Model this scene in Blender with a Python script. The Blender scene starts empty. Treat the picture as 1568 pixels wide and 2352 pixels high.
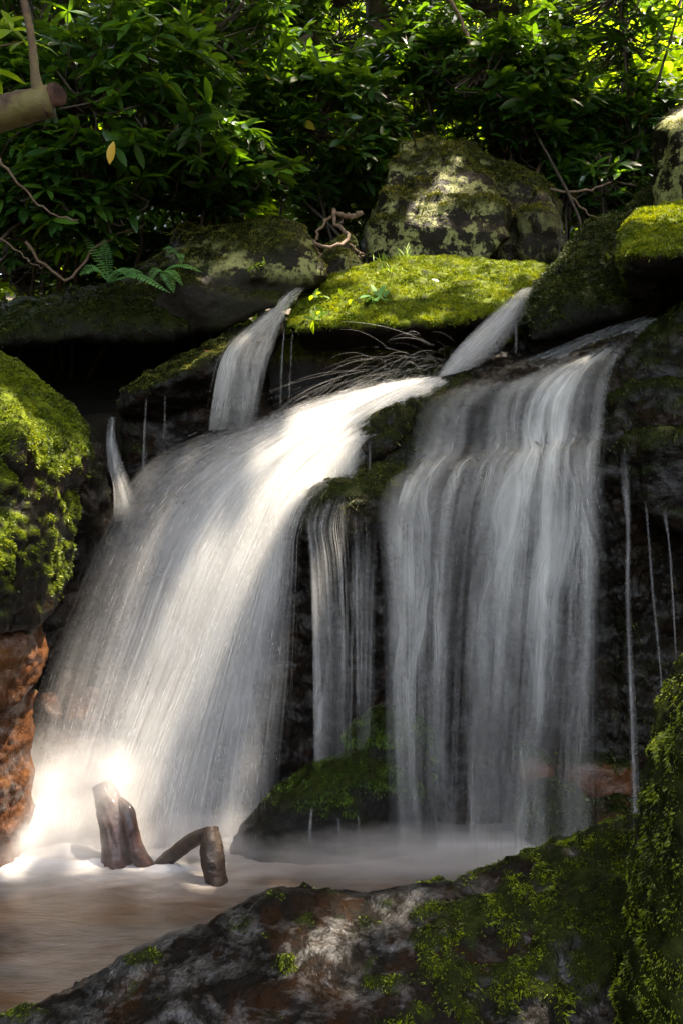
import bpy, math, random
import numpy as np
from mathutils import Vector

S = bpy.context.scene
COL = S.collection
rng = np.random.default_rng(7)
random.seed(7)

# ------------------------------------------------------------------ camera, world, sun, exposure
CAMZ = 1.7
FPX = 2352 * 35.0 / 36.0
cam_d = bpy.data.cameras.new('camera')
cam = bpy.data.objects.new('camera', cam_d)
COL.objects.link(cam)
cam.location = (0, 0, CAMZ)
cam.rotation_euler = (math.radians(90), 0, 0)
cam_d.sensor_fit = 'VERTICAL'
cam_d.sensor_height = 36
cam_d.lens = 35
cam_d.clip_end = 400
cam_d.clip_start = 0.05
S.camera = cam

SUN_DIR = np.array([0.34, 0.02, 0.94]); SUN_DIR /= np.linalg.norm(SUN_DIR)
w = bpy.data.worlds.new("World"); S.world = w
w.use_nodes = True
nt = w.node_tree; nt.nodes.clear()
sky = nt.nodes.new('ShaderNodeTexSky'); sky.sky_type = 'NISHITA'; sky.sun_disc = False
sky.sun_elevation = math.asin(SUN_DIR[2])
sky.air_density = 0.7; sky.dust_density = 4.0; sky.ozone_density = 0.6
sky.sun_rotation = math.atan2(SUN_DIR[0], SUN_DIR[1])
bg = nt.nodes.new('ShaderNodeBackground'); bg.inputs[1].default_value = 0.15
wo = nt.nodes.new('ShaderNodeOutputWorld')
nt.links.new(sky.outputs[0], bg.inputs[0]); nt.links.new(bg.outputs[0], wo.inputs[0])
sd = bpy.data.lights.new('sun', 'SUN'); sd.energy = 2.0; sd.angle = math.radians(0.53); sd.color = (1.0, 0.975, 0.965)
so = bpy.data.objects.new('sun', sd); COL.objects.link(so)
so.rotation_euler = Vector(SUN_DIR).to_track_quat('Z', 'Y').to_euler()
so.location = (3, 0, 15)
S.view_settings.view_transform = 'Standard'
S.view_settings.look = 'None'
S.view_settings.gamma = 1.0
S.view_settings.exposure = 3.55
S.view_settings.use_white_balance = True
S.view_settings.white_balance_temperature = 8200
S.view_settings.white_balance_tint = 10
S.view_settings.use_curve_mapping = False
S.render.engine = 'CYCLES'
S.cycles.max_bounces = 8
S.cycles.diffuse_bounces = 4
S.cycles.transparent_max_bounces = 24
S.cycles.volume_bounces = 1
S.cycles.caustics_reflective = False
S.cycles.caustics_refractive = False
S.cycles.sample_clamp_indirect = 4.0
S.cycles.use_denoising = True

# ------------------------------------------------------------------ helpers
def P(dx, dy, Y):
    """a point of the place: bearing dx, dy (1568 x 2352 frame) at distance Y"""
    return np.array([(dx - 784.0) / FPX * Y, Y, CAMZ - (dy - 1176.0) / FPX * Y])

_perm = np.random.default_rng(1).permutation(256)
_perm = np.concatenate([_perm, _perm, _perm])
_g = np.random.default_rng(2).normal(size=(256, 3)); _g /= np.linalg.norm(_g, axis=1)[:, None]
def pn(p):
    p = np.asarray(p, float)
    i = np.floor(p).astype(int); f = p - i; i &= 255
    u = f * f * f * (f * (f * 6 - 15) + 10)
    out = 0
    for a in (0, 1):
        for b in (0, 1):
            for c in (0, 1):
                h = _perm[_perm[_perm[(i[:, 0] + a) & 255] + ((i[:, 1] + b) & 255)] + ((i[:, 2] + c) & 255)]
                g = _g[h]
                d = (g * (f - np.array([a, b, c]))).sum(1)
                wx = u[:, 0] if a else 1 - u[:, 0]
                wy = u[:, 1] if b else 1 - u[:, 1]
                wz = u[:, 2] if c else 1 - u[:, 2]
                out = out + d * wx * wy * wz
    return out * 1.6
def fbm(p, oct=4, gain=0.5, ridge=False):
    p = np.asarray(p, float); a = 1; s = 0; t = 0
    for k in range(oct):
        n = pn(p + 17.3 * k)
        if ridge: n = 1 - 2 * np.abs(n)
        s = s + a * n; t += a; a *= gain; p = p * 2.03
    return s / t

def tag(o, label=None, cat=None, group=None, kind=None):
    if label: o['label'] = label
    if cat: o['category'] = cat
    if group: o['group'] = group
    if kind: o['kind'] = kind
    return o

def mesh_obj(name, verts, faces, mat, parent=None, smooth=False, attrs=None, uvs=None):
    """verts (n,3); faces: array (m,k) or list of such arrays"""
    me = bpy.data.meshes.new(name)
    if not isinstance(faces, list): faces = [faces]
    faces = [np.asarray(f, dtype=np.int32) for f in faces if len(f)]
    verts = np.asarray(verts, dtype=np.float32)
    me.vertices.add(len(verts)); me.vertices.foreach_set('co', verts.ravel())
    loops = np.concatenate([f.ravel() for f in faces])
    tot = np.concatenate([np.full(len(f), f.shape[1], dtype=np.int32) for f in faces])
    start = np.concatenate([[0], np.cumsum(tot)[:-1]]).astype(np.int32)
    me.loops.add(len(loops)); me.loops.foreach_set('vertex_index', loops)
    me.polygons.add(len(tot)); me.polygons.foreach_set('loop_start', start)
    if smooth: me.polygons.foreach_set('use_smooth', np.ones(len(tot), dtype=bool))
    if attrs:
        for k, v in attrs.items():
            a = me.attributes.new(k, 'FLOAT', 'POINT')
            a.data.foreach_set('value', np.asarray(v, dtype=np.float32))
    me.update(calc_edges=True)
    me.validate()
    if uvs is not None:
        ul = me.uv_layers.new(name='UVMap')
        ul.data.foreach_set('uv', np.asarray(uvs, dtype=np.float32)[loops].ravel())
    o = bpy.data.objects.new(name, me); COL.objects.link(o)
    if mat: me.materials.append(mat)
    if parent: o.parent = parent
    return o

def empty(name, loc=(0, 0, 0)):
    """an Empty; children are given in world coordinates shifted by its location"""
    o = bpy.data.objects.new(name, None); COL.objects.link(o); o.location = [float(v) for v in loc]
    return o
def child(name, verts, faces, mat, parent, **k):
    off = np.array(parent.location, float)
    if parent.parent: off = off + np.array(parent.parent.location)
    v = np.asarray(verts, float) - off
    return mesh_obj(name, v, faces, mat, parent, **k)

# ------------------------------------------------------------------ materials
def newmat(name):
    m = bpy.data.materials.new(name); m.use_nodes = True
    nt = m.node_tree; nt.nodes.clear()
    out = nt.nodes.new('ShaderNodeOutputMaterial')
    return m, nt, out
class N:
    def __init__(s, nt): s.nt = nt
    def node(s, t, **k):
        n = s.nt.nodes.new(t)
        for a, b in k.items(): setattr(n, a, b)
        return n
    def link(s, a, b): s.nt.links.new(a, b)
    def coord(s, which='Object', scale=(1, 1, 1)):
        tc = s.node('ShaderNodeTexCoord'); mp = s.node('ShaderNodeMapping')
        mp.inputs['Scale'].default_value = scale
        s.link(tc.outputs[which], mp.inputs[0]); return mp.outputs[0]
    def noise(s, vec, scale, detail=4, rough=0.55, dist=0.0):
        n = s.node('ShaderNodeTexNoise'); n.inputs['Scale'].default_value = scale
        n.inputs['Detail'].default_value = detail; n.inputs['Roughness'].default_value = rough
        n.inputs['Distortion'].default_value = dist
        s.link(vec, n.inputs['Vector']); return n.outputs['Fac']
    def ramp(s, fac, stops):
        r = s.node('ShaderNodeValToRGB'); cr = r.color_ramp
        while len(cr.elements) < len(stops): cr.elements.new(0.5)
        for e, (p, c) in zip(cr.elements, stops):
            e.position = p
            e.color = (c[0], c[1], c[2], 1) if hasattr(c, '__len__') else (c, c, c, 1)
        s.link(fac, r.inputs[0]); return r.outputs[0]
    def math(s, op, a, b=None, clamp=False):
        n = s.node('ShaderNodeMath', operation=op, use_clamp=clamp)
        for i, v in enumerate((a, b)):
            if v is None: continue
            if isinstance(v, (int, float)): n.inputs[i].default_value = v
            else: s.link(v, n.inputs[i])
        return n.outputs[0]
    def mix(s, fac, a, b):
        n = s.node('ShaderNodeMix', data_type='RGBA')
        for sock, v in ((n.inputs['Factor'], fac), (n.inputs[6], a), (n.inputs[7], b)):
            if isinstance(v, (int, float)): sock.default_value = v
            elif isinstance(v, tuple): sock.default_value = (*v, 1)
            else: s.link(v, sock)
        return n.outputs[2]
    def attr(s, name):
        n = s.node('ShaderNodeAttribute'); n.attribute_name = name; return n.outputs['Fac']
    def bump(s, h, strength, dist, normal=None):
        b = s.node('ShaderNodeBump'); b.inputs['Strength'].default_value = strength
        b.inputs['Distance'].default_value = dist
        s.link(h, b.inputs['Height'])
        if normal: s.link(normal, b.inputs['Normal'])
        return b.outputs[0]

def rock_mat(name, c1, c2, c3=None, lichen=0.0, lich_col=(0.34, 0.34, 0.2), rough=(0.5, 0.8), coat=0.0, bump=0.02, fine=1.0, lich_scale=3.0, wet=0, mc=((0.004, 0.005, 0.0015), (0.018, 0.025, 0.004))):
    m, nt, out = newmat(name); n = N(nt)
    v = n.coord()
    a = n.noise(v, 2.2, 5, 0.6)
    b = n.noise(v, 14, 6, 0.65)
    f = n.noise(v, 75 * fine, 5, 0.7)
    col = n.mix(n.ramp(a, [(0.35, 0), (0.65, 1)]), c1, c2)
    if c3: col = n.mix(n.ramp(n.noise(v, 4.5, 5, 0.7, 0.6), [(0.5, 0), (0.62, 1)]), col, c3)
    col = n.mix(n.ramp(b, [(0.35, 0.75), (0.6, 0)]), col, n.mix(0.5, col, (0.008, 0.007, 0.005)))
    if lichen > 0:
        lm = n.math('MULTIPLY', n.ramp(n.noise(v, lich_scale, 6, 0.72, 0.3), [(0.62 - 0.25 * lichen, 0), (0.66 - 0.25 * lichen, 1)]),
                    n.ramp(n.noise(v, 30, 4, 0.7), [(0.36, 0.15), (0.5, 1)]))
        lm = n.math('MULTIPLY', lm, n.attr('lich'), True)
        lc = n.mix(f, tuple(0.6 * x for x in lich_col), lich_col)
        col = n.mix(lm, col, lc)
    moss = n.attr('moss')
    mcol = n.mix(n.ramp(n.noise(v, 16, 5, 0.7), [(0.35, 0), (0.62, 1)]), *mc)
    col = n.mix(moss, col, mcol)
    p = n.node('ShaderNodeBsdfPrincipled')
    n.link(col, p.inputs['Base Color'])
    rg = n.ramp(b, [(0.3, rough[0]), (0.7, rough[1])])
    rg = n.mix(moss, rg, (0.85, 0.85, 0.85))
    if wet:   # water film lies in streaks: shining where it runs, dull between
        fv = n.coord(scale=(1, 1, 1.8))
        film = n.ramp(n.noise(fv, 4.5 if wet == 2 else 6.0, 6, 0.7, 0.4), [(0.47, 0.0), (0.60, 1.0)])
        dull = n.math('SUBTRACT', 1.0, moss, True)
        film = n.math('MULTIPLY', film, dull)
        n.link(n.math('ADD', n.math('MULTIPLY', film, 0.8 if wet == 2 else 0.45), 0.05), p.inputs['Specular IOR Level'])
        n.link(n.math('MULTIPLY', film, coat), p.inputs['Coat Weight']); p.inputs['Coat Roughness'].default_value = 0.05
    else:
        n.link(n.mix(moss, (0.15, 0.15, 0.15), (0.05, 0.05, 0.05)), p.inputs['Specular IOR Level'])
        n.link(n.math('MULTIPLY', n.math('SUBTRACT', 1.0, moss, True), coat * 0.6), p.inputs['Coat Weight']); p.inputs['Coat Roughness'].default_value = 0.1
    nb = n.bump(b, 0.9, bump * 0.8)
    if wet:
        wv = n.coord(scale=(1, 1, 0.55))
        nb = n.bump(n.noise(wv, 30, 2, 0.5, 1.5), 1.0, 0.006, nb)
    if not wet: nb = n.bump(f, 0.8, bump * 0.09, nb)
    n.link(nb, p.inputs['Normal']); n.link(nb, p.inputs['Coat Normal'])
    n.link(p.outputs[0], out.inputs[0])
    return m

def moss_mat(name, c_dark, c_mid, c_hi, trans=0.35):
    m, nt, out = newmat(name); n = N(nt)
    v = n.coord()
    a = n.noise(v, 5, 4, 0.6)
    r = n.attr('rnd')
    t = n.math('ADD', n.math('MULTIPLY', a, 1.1), n.math('MULTIPLY', n.math('SUBTRACT', r, 0.5), 0.45))
    col = n.ramp(t, [(0.3, c_dark), (0.5, c_mid), (0.75, c_hi)])
    d = n.node('ShaderNodeBsdfPrincipled'); d.inputs['Roughness'].default_value = 0.5
    n.link(col, d.inputs['Base Color'])
    tr = n.node('ShaderNodeBsdfTranslucent'); n.link(col, tr.inputs[0])
    mx = n.node('ShaderNodeMixShader'); mx.inputs[0].default_value = trans
    n.link(d.outputs[0], mx.inputs[1]); n.link(tr.outputs[0], mx.inputs[2]); n.link(mx.outputs[0], out.inputs[0])
    return m

def leaf_mat(name, c1, c2, c3, tcol, trans=0.35, rough=0.32, spec=0.5):
    m, nt, out = newmat(name); n = N(nt)
    r = n.attr('rnd')
    col = n.ramp(r, [(0.0, c1), (0.55, c2), (0.93, c3), (1.0, (0.30, 0.20, 0.02))])
    v = n.coord(); a = n.noise(v, 3, 3)
    col = n.mix(n.math('MULTIPLY', a, 0.5), col, n.mix(0.5, col, (0.004, 0.01, 0.002)))
    d = n.node('ShaderNodeBsdfPrincipled'); d.inputs['Roughness'].default_value = rough
    d.inputs['Specular IOR Level'].default_value = spec
    n.link(col, d.inputs['Base Color'])
    tr = n.node('ShaderNodeBsdfTranslucent')
    n.link(n.mix(n.math('MULTIPLY', r, r), tuple(0.55 * x for x in tcol), tcol), tr.inputs[0])
    mx = n.node('ShaderNodeMixShader'); mx.inputs[0].default_value = trans
    n.link(d.outputs[0], mx.inputs[1]); n.link(tr.outputs[0], mx.inputs[2]); n.link(mx.outputs[0], out.inputs[0])
    return m

def bark_mat(name, c1, c2, rough=0.75, moss=(0.05, 0.07, 0.01), mossf=0.0, coat=0.0, sc=1.0):
    m, nt, out = newmat(name); n = N(nt)
    v = n.coord()
    a = n.noise(v, 12 * sc, 5, 0.65); b = n.noise(v, 60 * sc, 4, 0.7)
    col = n.mix(n.ramp(a, [(0.35, 0), (0.65, 1)]), c1, c2)
    if mossf > 0:
        col = n.mix(n.math('MULTIPLY', n.ramp(n.noise(v, 7, 4, 0.6), [(0.45, 0), (0.6, 1)]), mossf), col, moss)
    p = n.node('ShaderNodeBsdfPrincipled'); n.link(col, p.inputs['Base Color'])
    p.inputs['Roughness'].default_value = rough
    p.inputs['Coat Weight'].default_value = coat; p.inputs['Coat Roughness'].default_value = 0.15
    nb = n.bump(a, 0.8, 0.012); nb = n.bump(b, 0.6, 0.004, nb)
    n.link(nb, p.inputs['Normal']); n.link(p.outputs[0], out.inputs[0])
    return m

def water_sheet_mat(name, su=22.0, sv=0.6, lo=0.34, hi=0.66, floor=0.12, gain=1.0, col=(0.92, 0.92, 0.91), seed=0.0):
    """silky falling water: white where the stream is full, clear between the threads"""
    m, nt, out = newmat(name); n = N(nt)
    tc = n.node('ShaderNodeUVMap'); tc.uv_map = 'UVMap'
    wm = n.node('ShaderNodeMapping'); wm.inputs['Scale'].default_value = (2.2, 1.3, 1); wm.inputs['Location'].default_value = (seed * 3, seed, 0)
    n.link(tc.outputs[0], wm.inputs[0])
    wn = n.noise(wm.outputs[0], 1.0, 2, 0.5)
    cb = n.node('ShaderNodeCombineXYZ'); n.link(n.math('MULTIPLY', n.math('SUBTRACT', wn, 0.5), 0.28), cb.inputs[0])
    va = n.node('ShaderNodeVectorMath', operation='ADD'); n.link(tc.outputs[0], va.inputs[0]); n.link(cb.outputs[0], va.inputs[1])
    warp = va.outputs[0]
    def strand(a, b, det):
        mp = n.node('ShaderNodeMapping'); mp.inputs['Scale'].default_value = (a, b, 1); mp.inputs['Location'].default_value = (seed, seed * 2, 0)
        n.link(warp, mp.inputs[0]); return n.noise(mp.outputs[0], 1.0, det, 0.6)
    s1 = strand(su, sv, 3); s2 = strand(su * 0.28, sv * 0.5, 2); s3 = strand(su * 4.5, sv * 2.0, 2)
    st = n.math('ADD', n.math('ADD', n.math('MULTIPLY', s1, 0.38), n.math('MULTIPLY', s2, 0.42)), n.math('MULTIPLY', s3, 0.20))
    st = n.ramp(st, [(lo, floor), (hi, 1.0)])
    pt = n.noise(wm.outputs[0], 1.9, 4, 0.6)
    st = n.math('MULTIPLY', st, n.ramp(pt, [(0.3, 0.45), (0.62, 1.0)]))
    al = n.math('MULTIPLY', n.math('MULTIPLY', st, n.attr('dens')), gain, True)
    df = n.node('ShaderNodeBsdfDiffuse'); df.inputs[0].default_value = (*col, 1)
    tl = n.node('ShaderNodeBsdfTranslucent'); tl.inputs[0].default_value = (*col, 1)
    mx = n.node('ShaderNodeMixShader'); mx.inputs[0].default_value = 0.5
    n.link(df.outputs[0], mx.inputs[1]); n.link(tl.outputs[0], mx.inputs[2])
    tp = n.node('ShaderNodeBsdfTransparent')
    m2 = n.node('ShaderNodeMixShader'); n.link(al, m2.inputs[0]); n.link(tp.outputs[0], m2.inputs[1]); n.link(mx.outputs[0], m2.inputs[2])
    n.link(m2.outputs[0], out.inputs[0])
    return m

def thread_mat(name, op=0.6, col=(0.9, 0.9, 0.88)):
    m, nt, out = newmat(name); n = N(nt)
    df = n.node('ShaderNodeBsdfDiffuse'); df.inputs[0].default_value = (*col, 1)
    tl = n.node('ShaderNodeBsdfTranslucent'); tl.inputs[0].default_value = (*col, 1)
    mx = n.node('ShaderNodeMixShader'); mx.inputs[0].default_value = 0.5
    n.link(df.outputs[0], mx.inputs[1]); n.link(tl.outputs[0], mx.inputs[2])
    tp = n.node('ShaderNodeBsdfTransparent')
    m2 = n.node('ShaderNodeMixShader')
    n.link(n.math('MULTIPLY', n.attr('op'), op, True), m2.inputs[0])
    n.link(tp.outputs[0], m2.inputs[1]); n.link(mx.outputs[0], m2.inputs[2]); n.link(m2.outputs[0], out.inputs[0])
    return m

M = {}
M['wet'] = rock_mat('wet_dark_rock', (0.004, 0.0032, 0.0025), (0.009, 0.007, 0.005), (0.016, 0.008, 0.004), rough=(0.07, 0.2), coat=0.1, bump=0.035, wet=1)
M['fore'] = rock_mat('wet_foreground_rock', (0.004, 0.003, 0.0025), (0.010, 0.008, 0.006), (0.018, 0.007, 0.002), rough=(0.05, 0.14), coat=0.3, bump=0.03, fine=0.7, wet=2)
M['brown'] = rock_mat('wet_brown_rock', (0.05, 0.02, 0.009), (0.14, 0.055, 0.024), (0.11, 0.044, 0.014), rough=(0.25, 0.5), coat=1.0, bump=0.035, wet=1)
M['brownd'] = rock_mat('wet_dark_brown_rock', (0.02, 0.009, 0.006), (0.06, 0.026, 0.016), (0.10, 0.04, 0.014), rough=(0.1, 0.25), coat=0.6, bump=0.035, wet=2)
M['lichen'] = rock_mat('lichen_rock', (0.009, 0.007, 0.004), (0.020, 0.015, 0.008), (0.012, 0.014, 0.004), lichen=0.50, lich_col=(0.34, 0.35, 0.13), lich_scale=6.5, rough=(0.7, 0.95), bump=0.03)
M['dark'] = rock_mat('dark_mossy_rock', (0.004, 0.0035, 0.0025), (0.009, 0.0075, 0.005), (0.007, 0.008, 0.0025), rough=(0.5, 0.8), coat=0.0, bump=0.03)  # near-black rock colours
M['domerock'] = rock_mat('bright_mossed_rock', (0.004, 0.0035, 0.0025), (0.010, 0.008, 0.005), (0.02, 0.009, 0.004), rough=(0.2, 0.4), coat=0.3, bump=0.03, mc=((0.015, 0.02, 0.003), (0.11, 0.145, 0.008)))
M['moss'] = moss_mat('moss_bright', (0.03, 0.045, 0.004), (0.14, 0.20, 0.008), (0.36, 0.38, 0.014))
M['moss_d'] = moss_mat('moss_shade_dark', (0.010, 0.016, 0.003), (0.028, 0.046, 0.006), (0.09, 0.11, 0.012))  # darkened moss; deep shade is put into these colours
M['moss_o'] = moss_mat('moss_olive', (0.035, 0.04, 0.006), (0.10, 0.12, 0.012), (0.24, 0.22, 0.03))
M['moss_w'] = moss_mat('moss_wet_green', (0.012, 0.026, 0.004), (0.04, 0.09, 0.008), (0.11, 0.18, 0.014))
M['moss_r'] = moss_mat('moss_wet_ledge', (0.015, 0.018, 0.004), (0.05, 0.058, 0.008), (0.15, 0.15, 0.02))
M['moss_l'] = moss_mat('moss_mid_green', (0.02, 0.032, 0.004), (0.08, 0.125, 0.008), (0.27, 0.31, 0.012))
M['moss_f'] = moss_mat('moss_fresh', (0.03, 0.035, 0.004), (0.10, 0.14, 0.006), (0.26, 0.32, 0.01))
M['leaf'] = leaf_mat('rhododendron_leaf', (0.012, 0.040, 0.014), (0.026, 0.085, 0.018), (0.07, 0.17, 0.018), (0.24, 0.50, 0.02), 0.3, 0.26, 0.6)
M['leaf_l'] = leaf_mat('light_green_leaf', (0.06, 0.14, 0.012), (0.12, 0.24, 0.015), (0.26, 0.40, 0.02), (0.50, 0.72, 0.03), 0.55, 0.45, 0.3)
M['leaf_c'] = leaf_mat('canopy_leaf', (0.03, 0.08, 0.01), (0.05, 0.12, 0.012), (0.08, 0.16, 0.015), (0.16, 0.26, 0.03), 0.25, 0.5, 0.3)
M['fern'] = leaf_mat('fern_leaf', (0.08, 0.22, 0.07), (0.12, 0.30, 0.09), (0.18, 0.36, 0.07), (0.3, 0.6, 0.1), 0.3, 0.5, 0.3)
M['bark'] = bark_mat('grey_brown_bark', (0.06, 0.045, 0.03), (0.16, 0.12, 0.08), mossf=0.5)
M['bark_d'] = bark_mat('dark_shrub_bark', (0.025, 0.016, 0.010), (0.07, 0.05, 0.03))
M['twig'] = bark_mat('brown_twig', (0.10, 0.06, 0.035), (0.20, 0.13, 0.08))
M['log'] = bark_mat('mossy_log', (0.03, 0.015, 0.006), (0.13, 0.075, 0.030), mossf=0.6, moss=(0.13, 0.13, 0.03))
M['cut'] = bark_mat('broken_wood', (0.02, 0.007, 0.003), (0.09, 0.035, 0.014))
M['wetwood'] = bark_mat('wet_wood', (0.015, 0.009, 0.006), (0.06, 0.035, 0.022), rough=0.6, coat=0.15, sc=2.2)
M['redwood'] = bark_mat('wet_reddish_wood', (0.018, 0.007, 0.005), (0.075, 0.028, 0.018), rough=0.5, coat=0.25, sc=1.4)
M['sheetA'] = water_sheet_mat('falling_water', 15, 0.35, 0.34, 0.62, 0.25, 1.15)
M['sheetB'] = water_sheet_mat('falling_water_front', 24, 0.4, 0.36, 0.68, 0.0, 0.9, seed=7.7)
M['sheetR'] = water_sheet_mat('falling_water_thin', 13, 0.2, 0.42, 0.62, 0.03, 1.45, col=(0.90, 0.91, 0.87), seed=3.1)
M['sheetR2'] = water_sheet_mat('falling_water_thin_front', 26, 0.25, 0.42, 0.66, 0.0, 1.2, col=(0.90, 0.91, 0.87), seed=5.9)
M['thread'] = thread_mat('water_threads', 0.24)
M['arc'] = thread_mat('water_arcs', 0.2, (1, 1, 1))
M['drop'] = thread_mat('water_droplets', 0.95, (1, 1, 1))

# ------------------------------------------------------------------ builders
def remesh(points_sets, voxel):
    """union of convex hulls, as an even voxel skin"""
    import bmesh
    bm = bmesh.new()
    for pts in points_sets:
        vs = [bm.verts.new([float(c) for c in p]) for p in pts]
        r = bmesh.ops.convex_hull(bm, input=vs)
        dead = [g for g in set(r['geom_interior']) | set(r['geom_unused']) if isinstance(g, bmesh.types.BMVert) and g.is_valid]
        bmesh.ops.delete(bm, geom=dead, context='VERTS')
    me = bpy.data.meshes.new('tmp'); bm.to_mesh(me); bm.free()
    o = bpy.data.objects.new('tmp', me); COL.objects.link(o)
    md = o.modifiers.new('r', 'REMESH'); md.mode = 'VOXEL'; md.voxel_size = voxel
    dg = bpy.context.evaluated_depsgraph_get(); dg.update()
    ev = o.evaluated_get(dg); m2 = ev.to_mesh()
    nv = len(m2.vertices); co = np.empty(nv * 3, np.float32); m2.vertices.foreach_get('co', co)
    co = co.reshape(-1, 3).astype(float)
    nl = len(m2.loops); li = np.empty(nl, np.int32); m2.loops.foreach_get('vertex_index', li)
    q = li.reshape(-1, 4)
    ev.to_mesh_clear(); bpy.data.objects.remove(o); bpy.data.meshes.remove(me)
    return co, q

def vnormals(v, q):
    if q.shape[1] == 4: fn = np.cross(v[q[:, 2]] - v[q[:, 0]], v[q[:, 3]] - v[q[:, 1]])
    else: fn = np.cross(v[q[:, 1]] - v[q[:, 0]], v[q[:, 2]] - v[q[:, 0]])
    vn = np.zeros_like(v)
    for k in range(q.shape[1]): np.add.at(vn, q[:, k], fn)
    return vn / (np.linalg.norm(vn, axis=1)[:, None] + 1e-12)

def smooth(v, q, it):
    e = np.concatenate([q[:, [k, (k + 1) % 4]] for k in range(4)])
    for _ in range(it):
        acc = np.zeros_like(v); cnt = np.zeros(len(v))
        for a, b in ((0, 1), (1, 0)):
            np.add.at(acc, e[:, a], v[e[:, b]]); np.add.at(cnt, e[:, a], 1)
        v = 0.4 * v + 0.6 * acc / cnt[:, None]
    return v

def hull(pts, tf=0.35, tb=0.5, k=0.72, ym=None):
    """a boulder blank: its outline at mid depth, a smaller copy nearer and one farther"""
    W = np.array([P(p[0], p[1], p[2] if len(p) > 2 else ym) for p in pts])
    c = W.mean(0)
    F = c + (W - c) * k; F[:, 1] -= tf
    B = c + (W - c) * 0.8; B[:, 1] += tb
    return np.concatenate([W, F, B])

def displace(v, q, amp, scale, strata=0.0, sfreq=9.0, fine=0.012, tilt=0.15, seed=0.0):
    n = vnormals(v, q)
    off = np.array([seed * 3.1, seed * 7.7, seed * 1.3])
    d = amp * fbm(v * scale + off, 4) + fine * fbm(v * scale * 6 + off, 3, ridge=True)
    if strata:
        h = v[:, 2] + tilt * v[:, 0] + 0.06 * fbm(v * 1.7 + off, 3)
        s = (h * sfreq) % 1.0
        d += strata * (np.abs(s - 0.35) * 1.3 - 0.4) * (0.6 + 0.8 * np.clip(fbm(v * 1.3 + off + 9, 2) + 0.5, 0, 1))
        bl = fbm(np.stack([v[:, 0] * 3, v[:, 1] * 3, np.floor(h * sfreq) * 1.7], 1) + off, 2)
        d += strata * 0.9 * bl
    return v + n * d[:, None]

def blades(v, q, mask, n, length=(0.012, 0.028), width=0.004, up=0.5, droop=0.0, seed=0, lift=0.0):
    """n small moss shoots rooted on the surface where mask says so"""
    r = np.random.default_rng(seed)
    vn = vnormals(v, q)
    c = v[q].mean(1)
    area = 0.5 * np.linalg.norm(np.cross(v[q[:, 2]] - v[q[:, 0]], v[q[:, 3]] - v[q[:, 1]]), axis=1)
    wgt = area * mask[q].mean(1) ** 1.5
    cum = np.cumsum(wgt); cum /= cum[-1]
    fi = np.searchsorted(cum, r.random(n))
    a, b = r.random((2, n, 1))
    qq = q[fi]
    p = (v[qq[:, 0]] * (1 - a) + v[qq[:, 1]] * a) * (1 - b) + (v[qq[:, 3]] * (1 - a) + v[qq[:, 2]] * a) * b
    nn = vn[qq].mean(1)
    d = nn + r.normal(size=(n, 3)) * 0.55 + np.array([0, 0, up - droop])
    # clumps: shoots in one clump lean together
    lean = np.stack([fbm(p * 22 + 5, 2), fbm(p * 22 + 50, 2), fbm(p * 22 + 90, 2)], 1)
    d += lean * 1.3
    d /= np.linalg.norm(d, axis=1)[:, None]
    clump = np.clip(0.7 + 1.1 * fbm(p * 14 + 3, 2), 0.25, 1.7)
    L = (length[0] + (length[1] - length[0]) * r.random(n)) * clump
    side = np.cross(d, r.normal(size=(n, 3))); side /= np.linalg.norm(side, axis=1)[:, None]
    W = width * (0.6 + 0.8 * r.random(n))
    p = p + nn * lift
    p = p - nn * 0.004
    base1 = p + side * W[:, None]; base2 = p - side * W[:, None]
    mid = p + d * (L * 0.6)[:, None] + side * (W * 0.8)[:, None]
    tip = p + d * L[:, None] + np.array([0, 0, -1]) * (L * 0.35 * (0.4 + droop))[:, None]
    V = np.stack([base1, base2, mid, tip], 1).reshape(-1, 3)
    i = np.arange(n)[:, None] * 4
    F = np.concatenate([i + np.array([[0, 1, 2]]), i + np.array([[1, 3, 2]])])
    rnd = np.repeat(np.clip(r.random(n) * 0.8 + 0.2 * clump - 0.1, 0, 1), 4)
    return V, F, rnd

def moss_up(thr=0.25, soft=0.35, scale=2.5, amt=0.0, seed=0.0, f=None):
    def fn(v, n):
        m = (n[:, 2] - thr + amt + 0.7 * fbm(v * scale + seed, 4)) / soft
        m = np.clip(m, 0, 1)
        if f is not None: m = m * np.clip(f(v, n), 0, 1)
        return m
    return fn

def boulder(label, hulls, mat, voxel=0.03, sm=3, amp=0.07, scale=1.6, fine=0.014, strata=0.0, sfreq=9, mossf=None, nb=0,
            mm='moss', bl=(0.012, 0.028), bw=0.004, droop=0.0, lich=None, name='boulder', cat='boulder', seed=0, up=0.5, group=None, tilt=0.15, extra=None):
    v, q = remesh(hulls, voxel)
    v = smooth(v, q, sm)
    v = displace(v, q, amp, scale, strata, sfreq, fine, tilt=tilt, seed=seed)
    if extra: v = v + vnormals(v, q) * extra(v, None)[:, None]
    n = vnormals(v, q)
    m = mossf(v, n) if mossf else np.zeros(len(v))
    if mossf: v = v + n * (m * (0.012 + 0.026 * np.clip(fbm(v * 9 + 4, 3), -0.5, 1) + 0.012 * fbm(v * 24, 2)))[:, None]
    L = lich(v, n) if lich else np.ones(len(v))
    base = np.array([v[:, 0].mean(), v[:, 1].mean(), v[:, 2].min()])
    e = empty(name, base)
    tag(e, label, cat, group)
    child('stone', v, q, M[mat], e, smooth=True, attrs={'moss': m, 'lich': L})
    if nb:
        V, F, r = blades(v, q, m, nb, bl, bw, up, droop, seed)
        mo = child('moss', V, F, M[mm], e, attrs={'rnd': r}); mo['kind'] = 'stuff'
    return e, v, q, m

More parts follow.
